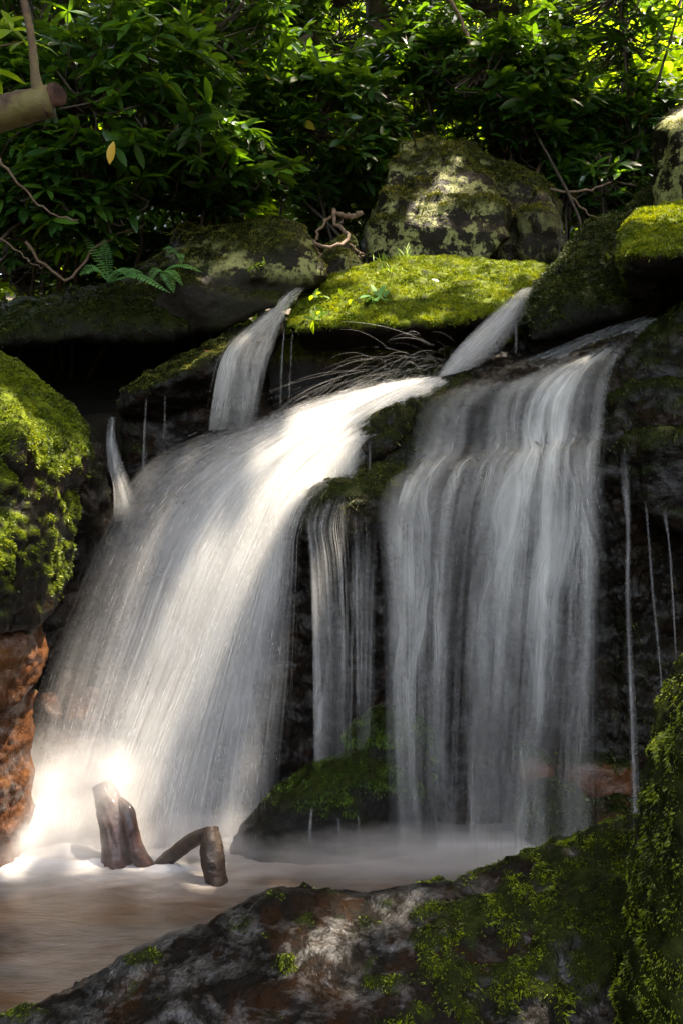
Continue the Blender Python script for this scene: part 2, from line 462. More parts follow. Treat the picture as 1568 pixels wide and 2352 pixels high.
def tube(path, rad, sides=8, jit=0.0, cap=True):
    path = np.asarray(path, float); n = len(path)
    rad = np.broadcast_to(np.asarray(rad, float), (n,))
    t = np.gradient(path, axis=0); t /= np.linalg.norm(t, axis=1)[:, None] + 1e-9
    ref = np.array([0.31, 0.83, 0.47])
    a = np.cross(t, ref); a /= np.linalg.norm(a, axis=1)[:, None] + 1e-9
    b = np.cross(t, a)
    th = np.linspace(0, 2 * np.pi, sides, endpoint=False)
    V = path[:, None] + rad[:, None, None] * (np.cos(th)[None, :, None] * a[:, None] + np.sin(th)[None, :, None] * b[:, None])
    if jit: V += rng.normal(size=V.shape) * jit * rad[:, None, None]
    V = V.reshape(-1, 3)
    i = np.arange(n - 1)[:, None] * sides; j = np.arange(sides)[None]; k = (j + 1) % sides
    F = np.stack([i + j, i + k, i + sides + k, i + sides + j], -1).reshape(-1, 4)
    if cap:
        V = np.concatenate([V, path[:1], path[-1:]])
        c0 = n * sides; j = np.arange(sides)
        # caps as degenerate-free quads are not possible: use triangles
        T = np.concatenate([np.stack([np.full(sides, c0), (j + 1) % sides, j], 1),
                            np.stack([np.full(sides, c0 + 1), (n - 1) * sides + j, (n - 1) * sides + (j + 1) % sides], 1)])
        return V, F, T
    return V, F, np.zeros((0, 3), int)

class Bag:
    """collects pieces of one mesh"""
    def __init__(s): s.v = []; s.q = []; s.t = []; s.a = []; s.n = 0
    def add(s, V, Q=None, T=None, a=0.5):
        s.v.append(V)
        if Q is not None and len(Q): s.q.append(np.asarray(Q) + s.n)
        if T is not None and len(T): s.t.append(np.asarray(T) + s.n)
        s.a.append(np.full(len(V), a) if np.isscalar(a) else a)
        s.n += len(V)
    def build(s, name, mat, parent, smooth=True, attr='rnd'):
        f = []
        if s.q: f.append(np.concatenate(s.q))
        if s.t: f.append(np.concatenate(s.t))
        return child(name, np.concatenate(s.v), f, mat, parent, smooth=smooth, attrs={attr: np.concatenate(s.a)})

def spline(pts, n):
    """catmull-rom through the points, n samples, by chord length"""
    p = np.asarray(pts, float)
    if len(p) == 2: return p[0] + (p[1] - p[0]) * np.linspace(0, 1, n)[:, None]
    d = np.concatenate([[0], np.cumsum(np.linalg.norm(np.diff(p, axis=0), axis=1) ** 0.8 + 1e-6)]); d /= d[-1]
    t = np.linspace(0, 1, n)
    m = np.gradient(p, d, axis=0)
    i = np.clip(np.searchsorted(d, t, 'right') - 1, 0, len(p) - 2)
    h = (d[i + 1] - d[i])[:, None]; u = ((t - d[i])[:, None]) / h
    return ((2 * u**3 - 3 * u**2 + 1) * p[i] + (u**3 - 2 * u**2 + u) * h * m[i]
            + (-2 * u**3 + 3 * u**2) * p[i + 1] + (u**3 - u**2) * h * m[i + 1])

def lerp_rows(rows, n):
    """rows (k, m, 3) -> (n, m, 3) smooth across k"""
    rows = np.asarray(rows, float); k = len(rows)
    t = np.linspace(0, k - 1, n); i = np.clip(t.astype(int), 0, k - 2); u = (t - i)[:, None, None]
    g = np.gradient(rows, axis=0)
    return ((2 * u**3 - 3 * u**2 + 1) * rows[i] + (u**3 - 2 * u**2 + u) * g[i]
            + (-2 * u**3 + 3 * u**2) * rows[i + 1] + (u**3 - u**2) * g[i + 1])

def leaf_cloud(pos, d, upv, L, Wd, rnd, curl=0.25, seg=4):
    """many lanceolate leaves: pos base, d direction, upv leaf normal"""
    n = len(pos)
    d = d / np.linalg.norm(d, axis=1)[:, None]
    s = np.cross(d, upv); s /= np.linalg.norm(s, axis=1)[:, None] + 1e-9
    u = np.cross(s, d)
    t = np.linspace(0, 1, seg + 1)
    wp = np.array([0.12, 0.75, 1.0, 0.82, 0.05]) if seg == 4 else np.sin(np.pi * np.clip(t, 0.03, 0.98)) ** 0.7
    V = np.empty((n, seg + 1, 3, 3))
    for k in range(seg + 1):
        c = pos + d * (L * t[k])[:, None] - u * (L * curl * t[k] ** 2)[:, None]
        V[:, k, 1] = c
        e = s * (Wd * wp[k] * 0.5)[:, None]; r = u * (Wd * wp[k] * 0.12)[:, None]
        V[:, k, 0] = c - e + r; V[:, k, 2] = c + e + r
    V = V.reshape(-1, 3)
    b = []
    for k in range(seg):
        for j in (0, 1): b.append([k * 3 + j, k * 3 + j + 1, (k + 1) * 3 + j + 1, (k + 1) * 3 + j])
    b = np.array(b); F = (np.arange(n)[:, None, None] * (3 * (seg + 1)) + b[None]).reshape(-1, 4)
    return V, F, np.repeat(rnd, 3 * (seg + 1))

# ------------------------------------------------------------------ ground, stream bed
def grid(nx, ny, fx):
    u, w_ = np.meshgrid(np.linspace(0, 1, nx), np.linspace(0, 1, ny), indexing='ij')
    V = fx(u.ravel(), w_.ravel())
    i = np.arange(nx - 1)[:, None] * ny + np.arange(ny - 1)[None]
    F = np.stack([i, i + ny, i + ny + 1, i + 1], -1).reshape(-1, 4)
    return V, F
def bank_h(x, y):
    # ravine: stream bed low in front, forest bank rising behind and to both sides
    z = np.where(y < 6.0, -0.35, 0)
    t = np.clip((y - 5.9) / 0.9, 0, 1); t = t * t * (3 - 2 * t)
    back = 2.35 + 0.22 * (y - 6.8).clip(0, 200) + 0.35 * np.clip((y - 9) * 0.1, 0, 3)
    z = -0.35 * (1 - t) + back * t
    side = np.clip((np.abs(x + 0.0) - 2.6) / 1.6, 0, 1); side = side * side * (3 - 2 * side)
    sz = 1.2 + 0.25 * (np.abs(x) - 2.6)
    z = np.maximum(z, z * (1 - side) + side * np.maximum(sz, z))
    return z
def ground_fn(u, w_):
    x = np.sign(u - 0.5) * (np.abs(u - 0.5) * 2) ** 2.2 * 120; y = -40 + 0.0 * w_
    y = np.where(w_ < 0.15, -100 + (w_ / 0.15) * 98, -2 + ((w_ - 0.15) / 0.85) ** 2.4 * 170)
    z = bank_h(x, y)
    p = np.stack([x, y, z], 1)
    z = z + 0.12 * fbm(p * np.array([0.9, 0.9, 0]) + 3, 4) + 0.03 * fbm(p * np.array([5, 5, 0]), 3)
    return np.stack([x, y, z], 1)
gm, gnt, gout = newmat('forest_floor'); gn = N(gnt)
gv = gn.coord()
gp = gn.node('ShaderNodeBsdfPrincipled'); gp.inputs['Roughness'].default_value = 0.9
gn.link(gn.mix(gn.ramp(gn.noise(gv, 3, 6, 0.7), [(0.4, 0), (0.6, 1)]), (0.02, 0.014, 0.008), (0.05, 0.035, 0.018)), gp.inputs['Base Color'])
gn.link(gn.bump(gn.noise(gv, 25, 6, 0.7), 1.0, 0.05), gp.inputs['Normal']); gn.link(gp.outputs[0], gout.inputs[0])
V, F = grid(200, 260, ground_fn)
g = mesh_obj('ground', V, F, gm, smooth=True); tag(g, 'dark forest floor of the ravine bank behind the falls', kind='structure')

# pool water: brown, silky with drifting foam
pm, pnt, pout = newmat('pool_water'); p_ = N(pnt)
tc = p_.node('ShaderNodeTexCoord')
mp = p_.node('ShaderNodeMapping'); mp.inputs['Scale'].default_value = (0.8, 2.6, 1); mp.inputs['Rotation'].default_value = (0, 0, -0.12)
p_.link(tc.outputs['Object'], mp.inputs[0]); pv = mp.outputs[0]
foam = p_.attr('foam')
n1 = p_.noise(pv, 1.6, 6, 0.62, 0.5); n2 = p_.noise(pv, 9, 5, 0.7, 0.8)
base = p_.mix(p_.ramp(p_.noise(pv, 0.7, 3), [(0.45, 0), (0.62, 1)]), (0.030, 0.024, 0.019), (0.085, 0.045, 0.02))
ff = p_.math('ADD', p_.math('MULTIPLY', foam, 1.0), p_.math('MULTIPLY', p_.ramp(p_.math('ADD', p_.math('MULTIPLY', n1, 0.6), p_.math('MULTIPLY', n2, 0.4)), [(0.42, 0), (0.78, 1)]), 0.24), True)
pc = p_.mix(ff, base, (0.72, 0.70, 0.68))
pb = p_.node('ShaderNodeBsdfPrincipled'); p_.link(pc, pb.inputs['Base Color'])
p_.link(p_.math('ADD', p_.math('MULTIPLY', ff, 0.4), 0.32), pb.inputs['Roughness'])
p_.link(p_.bump(p_.math('ADD', n1, p_.math('MULTIPLY', n2, 0.25)), 0.35, 0.05), pb.inputs['Normal']); p_.link(pb.outputs[0], pout.inputs[0])
def pool_fn(u, w_):
    x = -3.6 + u * 7.2; y = -6 + (w_ ** 0.6) * 11.9
    p = np.stack([x, y, 0 * x], 1)
    return np.stack([x, y, 0.015 * fbm(p * 1.7, 3) + 0.004 * fbm(p * 9, 2)], 1)
V, F = grid(260, 420, pool_fn)
x, y = V[:, 0], V[:, 1]
backfade = np.clip((5.3 - y) / 0.25, 0, 1)
edge = 4.82 + 0.10 * fbm(np.stack([x * 1.3, y * 0, x * 0], 1), 3)
fo = np.clip((y - edge + 0.10) / 0.35, 0, 1) * np.clip(0.75 + 0.2 * np.sin(x * 2), 0, 1)
fo = np.maximum(fo, np.clip((y - edge + 0.45) / 0.45, 0, 1) * np.clip((-0.15 - x) / 0.8, 0, 1))
fo = fo * backfade
fo = np.clip(fo * (0.75 + 0.9 * fbm(V * np.array([4, 9, 0]) + 3, 4)), 0, 1)
V[:, 2] += fo * (0.025 + 0.03 * fbm(V * np.array([5, 7, 0]), 3)) * (0.25 + 1.6 * np.clip(-0.2 - x, 0, 1))
pool = mesh_obj('water', V, F, pm, smooth=True, attrs={'foam': fo}); tag(pool, 'brown pool with silky drifting foam below the falls', kind='structure')

# ------------------------------------------------------------------ the bedrock the stream falls over
cols = [
 [(60,1060,6.6),(90,1150,6.3),(100,1200,6.0),(110,1260,5.9),(110,1320,5.85),(110,1400,5.85),(100,1550,5.8),(90,1750,5.7),(80,2010,5.5)],
 [(300,1040,6.5),(262,1100,6.0),(250,1160,5.8),(245,1220,5.7),(240,1270,5.62),(235,1340,5.7),(225,1500,5.7),(205,1750,5.6),(190,2010,5.45)],
 [(480,960,6.6),(445,1035,6.1),(435,1080,5.85),(430,1140,5.7),(425,1210,5.58),(430,1300,5.7),(430,1500,5.7),(430,1750,5.65),(430,2010,5.5)],
 [(700,900,6.6),(660,975,6.1),(645,1020,5.82),(635,1090,5.65),(630,1180,5.5),(640,1260,5.62),(640,1500,5.65),(640,1750,5.6),(640,2010,5.45)],
 [(800,870,6.5),(780,935,6.0),(745,1040,5.7),(722,1105,5.5),(700,1180,5.32),(705,1270,5.55),(710,1500,5.65),(710,1750,5.55),(710,2010,5.4)],
 [(900,840,6.4),(868,960,5.78),(835,1005,5.6),(832,1085,5.52),(800,1170,5.22),(812,1270,5.5),(820,1500,5.6),(820,1750,5.5),(820,2010,5.4)],
 [(1010,830,6.4),(965,912,5.85),(930,965,5.58),(925,1075,5.5),(885,1150,5.22),(900,1260,5.5),(910,1500,5.6),(910,1750,5.5),(910,2010,5.4)],
 [(1110,815,6.4),(1095,858,6.0),(1085,905,5.55),(1090,1030,5.47),(1082,1080,5.25),(1090,1200,5.5),(1090,1500,5.65),(1090,1750,5.55),(1090,2010,5.4)],
 [(1240,780,6.4),(1232,822,6.05),(1230,872,5.55),(1230,1000,5.43),(1230,1050,5.22),(1235,1180,5.5),(1240,1500,5.65),(1240,1750,5.55),(1240,2010,5.4)],
 [(1410,725,6.5),(1400,765,6.1),(1398,838,5.52),(1390,985,5.4),(1388,1020,5.2),(1400,1230,5.35),(1400,1480,5.6),(1400,1750,5.5),(1400,2010,5.4)],
 [(1520,680,6.55),(1490,740,6.10),(1455,815,5.60),(1445,885,5.53),(1440,925,5.35),(1450,1150,5.30),(1455,1400,5.50),(1460,1750,5.5),(1460,2010,5.4)],
 [(1640,640,6.80),(1610,700,6.30),(1595,770,5.70),(1585,860,5.60),(1580,960,5.45),(1580,1180,5.45),(1580,1400,5.65),(1590,1750,5.4),(1590,2010,5.3)],
 [(1850,600,6.70),(1820,680,6.20),(1810,770,5.60),(1800,860,5.50),(1800,960,5.40),(1800,1180,5.40),(1800,1400,5.50),(1800,1750,5.2),(1800,2010,5.2)],
]
prof = np.array([spline([P(*p) for p in c], 300) for c in cols])
G = lerp_rows(prof, 330)
nu, nv_ = G.shape[:2]
V = G.reshape(-1, 3)
i = np.arange(nu - 1)[:, None] * nv_ + np.arange(nv_ - 1)[None]
F = np.stack([i, i + 1, i + nv_ + 1, i + nv_], -1).reshape(-1, 4)
V = displace(V, F, 0.06, 2.2, strata=0.035, sfreq=4.3, fine=0.02, tilt=-0.35, seed=2)
_n = vnormals(V, F)
V = V + _n * (0.030 * fbm(V * np.array([11, 11, 6]) + 5, 3, ridge=True) + 0.012 * fbm(V * 34, 2))[:, None]
nrm = vnormals(V, F)
if nrm[:, 1].mean() > 0: F = F[:, ::-1]; nrm = -nrm
right = np.clip((V[:, 0] - 1.15) / 0.3, 0, 1)
mid = np.clip(1.6 - np.abs(V[:, 0] - 0.12 - 0.45 * (V[:, 2] - 2.0)) / 0.28, 0, 1) * np.clip((V[:, 2] - 1.55) * 4, 0, 1)
bm_ = np.clip((nrm[:, 2] * 0.6 + 0.5 + 0.6 * fbm(V * 3, 3)), 0, 1) * np.clip(mid + 0.25 * right, 0, 1) 
cliff = empty('bedrock_ledge', (0, 5.5, 0)); tag(cliff, 'dark wet stepped bedrock ledge that the waterfalls pour over', 'rock ledge')
# thicken: back skin a metre behind
Bk = V.copy(); Bk[:, 1] += 0.9; Bk[:, 2] -= 0.25
nV = len(V)
b0 = np.arange(nu) * nv_; b1 = b0 + nv_ - 1; b2 = np.arange(nv_); b3 = (nu - 1) * nv_ + np.arange(nv_)
rim = []
for e_ in (b0, b1, b2, b3): rim.append(np.stack([e_[:-1], e_[1:], e_[1:] + nV, e_[:-1] + nV], 1))
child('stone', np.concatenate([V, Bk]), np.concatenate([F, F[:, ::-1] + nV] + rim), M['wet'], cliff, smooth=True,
      attrs={'moss': np.concatenate([bm_ * 0.8, bm_ * 0]), 'lich': np.zeros(2 * nV)})
Vb, Fb, rb = blades(V, F, bm_ + 0.08 * right * np.clip(nrm[:, 2] + 0.5, 0, 1), 60000, (0.008, 0.022), 0.003, 0.15, 0.7, 3)
mo = child('moss', Vb, Fb, M['moss_r'], cliff, attrs={'rnd': rb}); mo['kind'] = 'stuff'

# ------------------------------------------------------------------ boulders
# mossy dome between the two upper chutes
dome_m = moss_up(-0.15, 0.3, 2.5, 0.25, f=lambda v, n: (v[:, 2] - 2.66 - 0.06 * fbm(v * 4, 2)) / 0.12)
boulder('rounded boulder under a bright green moss carpet between the two upper chutes', [
  np.array([P(*p) for p in [(655,742,6.23),(700,678,6.48),(760,640,6.68),(850,610,6.67),(950,592,6.72),(1020,588,6.72),(1130,606,6.72),(1200,607,6.62),(1268,618,6.68),
    (1250,655,6.38),(1185,682,6.13),(1150,725,6.03),(1050,740,5.88),(900,748,5.83),(780,755,5.88),(690,765,6.03),
    (700,800,6.38),(1130,790,6.38),(900,805,6.23),(760,700,7.22),(1200,660,7.22)]]),
  np.array([P(*p) for p in [(600,780,6.57),(1230,720,6.57),(1230,900,6.57),(600,1020,6.57),(600,780,7.42),(1230,720,7.42),(1230,900,7.42),(600,1020,7.42)]])],
  'domerock', 0.018, 4, 0.05, 2.4, 0.014, mossf=dome_m, nb=200000, mm='moss', bl=(0.010, 0.026), bw=0.0035, seed=5)
# big lichen-covered boulder behind it
lb_l = lambda v, n: np.clip((-n[:, 1] * 0.9 + n[:, 2] * 0.5 + 0.05) * 1.6, 0, 1) * np.clip(1 - (v[:, 0] - 1.05) / 0.1, 0.35, 1) * np.clip((v[:, 2] - 3.28) / 0.1, 0, 1)
boulder('tall angular boulder with pale lichen patches behind the mossy dome', [
  np.array([P(*p) for p in [(838,600,7.0),(846,520,7.0),(880,420,7.1),(908,355,7.3),(935,318,7.45),(962,306,7.5),(992,314,7.5),(1075,430,7.0),(1160,470,6.85),(1168,545,6.8),
     (1100,620,6.8),(870,625,6.9),(840,560,8.0),(1160,420,8.0),(1100,360,7.6),(900,500,6.85)]]),
  np.array([P(*p) for p in [(1000,332,7.6),(1060,334,7.5),(1105,345,7.5),(1150,385,7.4),(1235,415,7.4),(1276,452,7.4),(1290,520,7.3),(1302,600,7.2),(1290,640,7.3),(1150,640,7.1),(1180,480,7.1),(1040,420,7.3),(1240,430,8.1),(1050,340,8.1)]]),
  np.array([P(*p) for p in [(1185,470,7.0),(1240,440,7.1),(1270,470,7.1),(1285,560,7.0),(1240,620,7.0),(1190,600,7.0),(1230,500,6.9),(1250,600,7.4)]])],
  'lichen', 0.03, 2, 0.09, 1.8, 0.022, strata=0.03, sfreq=4, mossf=moss_up(0.5, 0.4, 2.2, 0.12), nb=38000, mm='moss_o', bl=(0.012, 0.03), bw=0.005, lich=lb_l, seed=8)
# lichened boulder on the left
boulder('low long boulder with yellow lichen above the left chute and the ferns', [
  np.array([P(*p) for p in [(395,565,6.5),(425,522,6.6),(520,508,6.7),(640,503,6.7),(692,524,6.6),(716,570,6.4),(746,640,6.3),(700,668,6.3),(600,640,6.1),(430,650,6.1),(400,600,6.2),(520,600,6.15),(680,560,6.25),(450,560,7.4),(700,560,7.4)]]),
  np.array([P(*p) for p in [(300,620,6.4),(372,586,6.5),(420,570,6.5),(640,600,6.5),(720,650,6.4),(640,700,6.1),(500,760,6.1),(380,770,6.1),(290,740,6.1),(280,680,6.2),(420,660,6.0),(400,620,7.2),(650,640,7.2)]])],
  'lichen', 0.028, 3, 0.06, 2.0, 0.02, mossf=moss_up(0.3, 0.4, 3, 0.0), nb=26000, mm='moss_o', bl=(0.01, 0.025), bw=0.004,
  lich=lambda v, n: np.clip((v[:, 2] - 3.12) / 0.08, 0, 1) * np.clip((n[:, 2] * 0.6 - n[:, 1]) * 1.5, 0, 1), seed=11)
boulder('dark moss-hung ledge stone roofing the black hollow at left', [
  np.array([P(*p) for p in [(-140,745,6.0),(-20,722,6.1),(90,706,6.2),(210,675,6.3),(320,640,6.4),(420,650,6.3),(440,770,6.0),(300,778,5.95),(160,770,5.9),(60,790,5.8),(-140,810,5.7),(-100,760,7.6),(400,700,7.6),(150,720,5.9)]])],
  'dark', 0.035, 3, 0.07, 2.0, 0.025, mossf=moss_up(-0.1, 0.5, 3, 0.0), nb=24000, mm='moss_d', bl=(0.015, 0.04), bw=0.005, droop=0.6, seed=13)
# hollow's back and floor stones
boulder('black shadowed stone deep in the hollow at left', [
  np.array([P(*p) for p in [(-250,700,7.2),(520,700,7.2),(560,1050,6.9),(-250,1150,6.7),(-250,700,8.0),(520,700,8.0),(560,1050,7.9),(-250,1150,7.9)]])],
  'dark', 0.06, 2, 0.1, 1.5, 0.03, seed=14)
boulder('wet sloping mossy slab under the left upper chute', [
  np.array([P(*p) for p in [(268,950,5.95),(282,902,6.0),(335,868,6.05),(402,828,6.1),(482,788,6.15),(560,750,6.2),(640,715,6.25),(660,740,6.1),(600,830,5.86),(520,812,5.84),(440,850,5.8),(340,895,5.78),
     (340,960,6.1),(560,930,6.2),(480,830,6.9),(300,930,6.7),(640,760,6.8)]]),
  np.array([P(*p) for p in [(275,960,6.1),(600,840,6.1),(620,960,6.2),(500,1040,6.2),(290,1100,6.1),(300,960,6.8),(620,860,6.8),(600,1040,6.8)]])],
  'wet', 0.022, 2, 0.045, 2.6, 0.018, strata=0.02, sfreq=8, mossf=moss_up(0.2, 0.4, 3, 0.0, f=lambda v, n: 1 - (v[:, 0] + 0.75) / 0.25), nb=24000, mm='moss_o', bl=(0.008, 0.02), bw=0.0035, seed=17)
boulder('small lichened stone wedged beside the driftwood twigs', [
  np.array([P(*p) for p in [(735,590,6.9),(760,560,6.95),(800,540,7.0),(815,545,7.0),(832,600,6.9),(838,640,6.8),(745,650,6.7),(735,620,6.75),(790,590,6.7),(780,600,7.5)]])],
  'lichen', 0.02, 2, 0.03, 3, 0.015, mossf=moss_up(0.6, 0.4, 4, 0.0), nb=5000, mm='moss_o', seed=19)
# right side
boulder('dark mossy stone hump to the right of the upper chute', [
  np.array([P(*p) for p in [(1205,745,5.95),(1225,668,6.1),(1290,600,6.3),(1338,560,6.35),(1362,515,6.45),(1400,500,6.5),(1440,505,6.4),(1470,560,6.2),(1480,650,6.0),(1440,720,5.85),(1330,700,5.8),(1280,760,5.8),(1215,790,5.85),(1250,680,5.85),(1330,600,6.0),(1460,600,7.2),(1250,720,7.2)]]),
  np.array([P(*p) for p in [(1200,750,6.0),(1215,815,6.05),(1300,800,6.1),(1420,740,6.1),(1560,700,6.1),(1560,600,6.2),(1300,700,6.1),(1300,760,7),(1560,700,7)]])],
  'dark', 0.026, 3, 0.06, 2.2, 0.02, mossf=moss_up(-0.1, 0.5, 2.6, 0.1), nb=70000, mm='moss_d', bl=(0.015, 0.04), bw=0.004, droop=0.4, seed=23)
boulder('broad boulder with bright yellow-green moss cap at the right edge', [
  np.array([P(*p) for p in [(1422,560,5.7),(1432,522,5.9),(1472,492,6.1),(1532,476,6.2),(1640,462,6.3),(1760,480,6.3),(1760,640,5.3),(1640,600,5.2),(1570,585,5.25),(1500,570,5.4),(1440,590,5.5),(1430,640,5.65),(1700,560,6.9),(1470,540,6.9)]]),
  np.array([P(*p) for p in [(1422,590,5.65),(1450,570,5.5),(1510,580,5.45),(1515,640,5.6),(1490,690,5.75),(1445,690,5.75),(1425,650,5.7),(1480,620,6.1)]])],
  'domerock', 0.022, 3, 0.05, 2.2, 0.018, mossf=moss_up(-0.1, 0.35, 2.4, 0.12), nb=90000, mm='moss', bl=(0.012, 0.03), bw=0.004, droop=0.2, seed=29)
boulder('upright lichen-blotched stone pillar at the upper right edge', [
  np.array([P(*p) for p in [(1505,500,6.9),(1512,400,6.95),(1500,292,7.0),(1532,256,7.1),(1610,240,7.2),(1760,250,7.2),(1760,520,6.8),(1600,500,6.6),(1560,300,6.7),(1700,280,8),(1520,300,7.8),(1520,480,7.8)]])],
  'lichen', 0.03, 2, 0.06, 2.2, 0.025, mossf=moss_up(0.6, 0.5, 2.5, 0.1), nb=9000, mm='moss_o', seed=31)
boulder('slanting dark slab leaning behind the pillar', [
  np.array([P(*p) for p in [(1418,505,7.0),(1448,470,7.1),(1500,420,7.2),(1540,400,7.2),(1560,520,6.9),(1440,540,6.8),(1500,460,7.6)]])],
  'dark', 0.025, 2, 0.04, 2.6, 0.02, mossf=moss_up(0.1, 0.4, 3, 0.1), nb=9000, mm='moss_d', seed=33)
boulder('stack of glistening wet stepped ledges right of the right fall', [
  np.array([P(*p) for p in [(1420,838,5.6),(1470,790,5.6),(1600,700,5.5),(1800,620,5.4),(1800,860,5.4),(1600,860,5.45),(1425,890,5.55),(1440,780,6.3),(1600,680,6.3),(1800,600,6.3)]]),
  np.array([P(*p) for p in [(1402,905,5.42),(1480,890,5.3),(1600,880,5.2),(1800,860,5.1),(1800,990,5.1),(1600,985,5.15),(1410,990,5.4),(1400,900,6.0),(1800,860,6.0)]]),
  np.array([P(*p) for p in [(1395,1012,5.28),(1480,1005,5.12),(1600,985,5.02),(1800,960,4.95),(1800,1180,5.0),(1600,1210,5.08),(1500,1180,5.14),(1410,1130,5.27),(1400,1000,5.9),(1800,960,5.9),(1700,1300,5.5)]])],
  'wet', 0.02, 2, 0.05, 2.6, 0.02, strata=0.02, sfreq=7, tilt=-0.3, extra=lambda v, n: 0.018 * fbm(v * np.array([16, 16, 9]), 3, ridge=True),
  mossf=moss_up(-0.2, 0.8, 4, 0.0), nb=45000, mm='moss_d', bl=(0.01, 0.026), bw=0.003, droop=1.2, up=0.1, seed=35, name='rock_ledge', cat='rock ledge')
boulder('knobbly wet mossy ledge dividing the left and right falls', [
  np.array([P(*p) for p in [(688,1200,5.34),(715,1130,5.36),(800,1098,5.42),(930,1075,5.48),(905,1130,5.30),(865,1185,5.24),(800,1238,5.22),(705,1236,5.27),(680,1218,5.3),(760,1150,5.24),(850,1130,5.27),(800,1200,5.9),(900,1120,5.9)]]),
  np.array([P(*p) for p in [(832,985,5.58),(880,955,5.66),(1000,905,5.75),(1090,858,5.85),(1060,890,5.7),(960,950,5.56),(930,1010,5.5),(850,1060,5.48),(835,1030,5.5),(950,960,6.1),(1050,900,6.1)]])],
  'wet', 0.018, 2, 0.045, 4.5, 0.022, extra=lambda v, n: 0.014 * fbm(v * 15, 3, ridge=True), mossf=moss_up(-0.1, 0.6, 4, 0.05), nb=30000, mm='moss_r', bl=(0.008, 0.02), bw=0.003, droop=0.8, up=0.15, seed=36, name='rock_ledge', cat='rock ledge')
# left foreground boulders
lm_f = lambda v, n: np.clip((v[:, 2] - 1.22 + 0.25 * fbm(v * 3 + 2, 3)) / 0.15, 0, 1)
boulder('big moss-covered boulder at the left edge, bright where the sun strikes', [
  np.array([P(*p) for p in [(-260,760,5.2),(-60,775,5.1),(0,818,5.05),(70,872,5.0),(140,928,5.0),(192,985,4.98),(204,1050,4.95),(185,1110,4.9),(100,1140,4.6),(20,1120,4.4),(-60,1000,4.45),(-260,900,4.5),(-260,1300,4.3),(60,1180,4.5),(150,1100,5.7),(-200,900,5.9)]]),
  np.array([P(*p) for p in [(-260,1050,4.3),(60,1080,4.5),(120,1110,4.7),(165,1150,4.95),(150,1290,4.9),(118,1400,4.78),(60,1440,4.62),(0,1440,4.45),(-260,1480,4.2),(40,1250,4.42),(0,1300,4.36),(120,1380,5.5),(140,1150,5.6),(-260,1300,5.5)]]),
  np.array([P(*p) for p in [(-20,1020,4.5),(60,980,4.6),(110,1010,4.65),(105,1080,4.62),(40,1090,4.42),(30,1000,4.42),(60,1050,5.0)]])],
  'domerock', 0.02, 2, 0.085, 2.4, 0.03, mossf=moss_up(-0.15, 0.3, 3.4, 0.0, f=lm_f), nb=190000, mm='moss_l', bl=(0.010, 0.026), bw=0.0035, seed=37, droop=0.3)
boulder('wet rust-brown boulder at the left edge beside the spray', [
  np.array([P(*p) for p in [(-200,1330,4.7),(0,1345,4.75),(70,1390,4.85),(112,1450,4.9),(118,1510,4.9),(95,1560,4.85),(60,1600,4.7),(-20,1640,4.5),(-200,1500,4.3),(60,1480,4.65),(50,1500,5.5),(-200,1450,5.5)]]),
  np.array([P(*p) for p in [(-200,1560,4.5),(20,1560,4.7),(85,1580,4.9),(62,1700,4.9),(50,1800,4.9),(58,1990,4.95),(-200,2080,4.4),(20,1990,4.75),(0,1800,4.6),(40,1700,5.5),(-200,1900,5.4)]])],
  'brown', 0.02, 2, 0.055, 2.8, 0.02, strata=0.02, sfreq=5, mossf=moss_up(0.5, 0.4, 5, -0.1), nb=6000, mm='moss', seed=41)
boulder('dark wet stone between the mossy boulder and the left fall', [
  np.array([P(*p) for p in [(150,960,5.7),(230,1000,5.7),(255,1090,5.6),(258,1180,5.6),(235,1280,5.5),(200,1400,5.4),(150,1480,5.3),(90,1550,5.2),(70,1400,5.2),(120,1200,5.3),(170,1100,5.4),(200,1200,5.35),(180,1350,5.3),(150,1100,6.3),(130,1400,6.2)]])],
  'wet', 0.025, 2, 0.07, 2.4, 0.025, mossf=moss_up(0.5, 0.4, 3, 0.0), nb=6000, mm='moss_d', seed=43)
boulder('knobbly reddish-brown rock inside the left spray', [
  hull([(88,1620),(105,1585),(140,1605),(150,1680),(130,1740),(95,1700)], 0.1, 0.2, 0.7, 5.35),
  hull([(128,1575),(150,1553),(180,1570),(175,1610),(140,1610)], 0.07, 0.15, 0.6, 5.4),
  hull([(150,1630),(175,1600),(222,1590),(232,1625),(215,1700),(235,1800),(225,2010),(80,2010),(110,1820),(150,1720)], 0.12, 0.3, 0.75, 5.38)],
  'brownd', 0.014, 1, 0.06, 7, 0.04, seed=47)
# boulder under the right fall
boulder('moss-bearded boulder splashed by the falls at the centre of the pool', [
  np.array([P(*p) for p in [(530,1945,4.95),(548,1910,4.98),(600,1850,5.0),(655,1795,5.05),(700,1765,5.08),(760,1742,5.1),(850,1722,5.12),(890,1780,4.98),(820,1900,4.85),(760,1800,4.9),(640,1860,4.86),(600,2010,4.8),(535,2000,4.92),(1000,2010,4.98),(960,1800,5.05),(1000,1780,5.3),(650,1850,5.5),(800,2010,4.8)]]),
  np.array([P(*p) for p in [(790,1712,5.15),(818,1665,5.2),(855,1634,5.22),(900,1628,5.22),(950,1645,5.22),(990,1685,5.22),(1005,1760,5.15),(870,1690,5.05),(940,1710,5.05),(900,1900,4.98),(800,1860,4.95),(900,1700,5.5)]])],
  'dark', 0.018, 3, 0.035, 3.0, 0.016, mossf=moss_up(-0.1, 0.4, 3.5, 0.0, f=lambda v, n: (v[:, 2] - 0.22 - 0.12 * fbm(v * 5, 2)) / 0.1), nb=90000, mm='moss_w', bl=(0.007, 0.018), bw=0.0022, droop=1.0, up=0.2, seed=53)
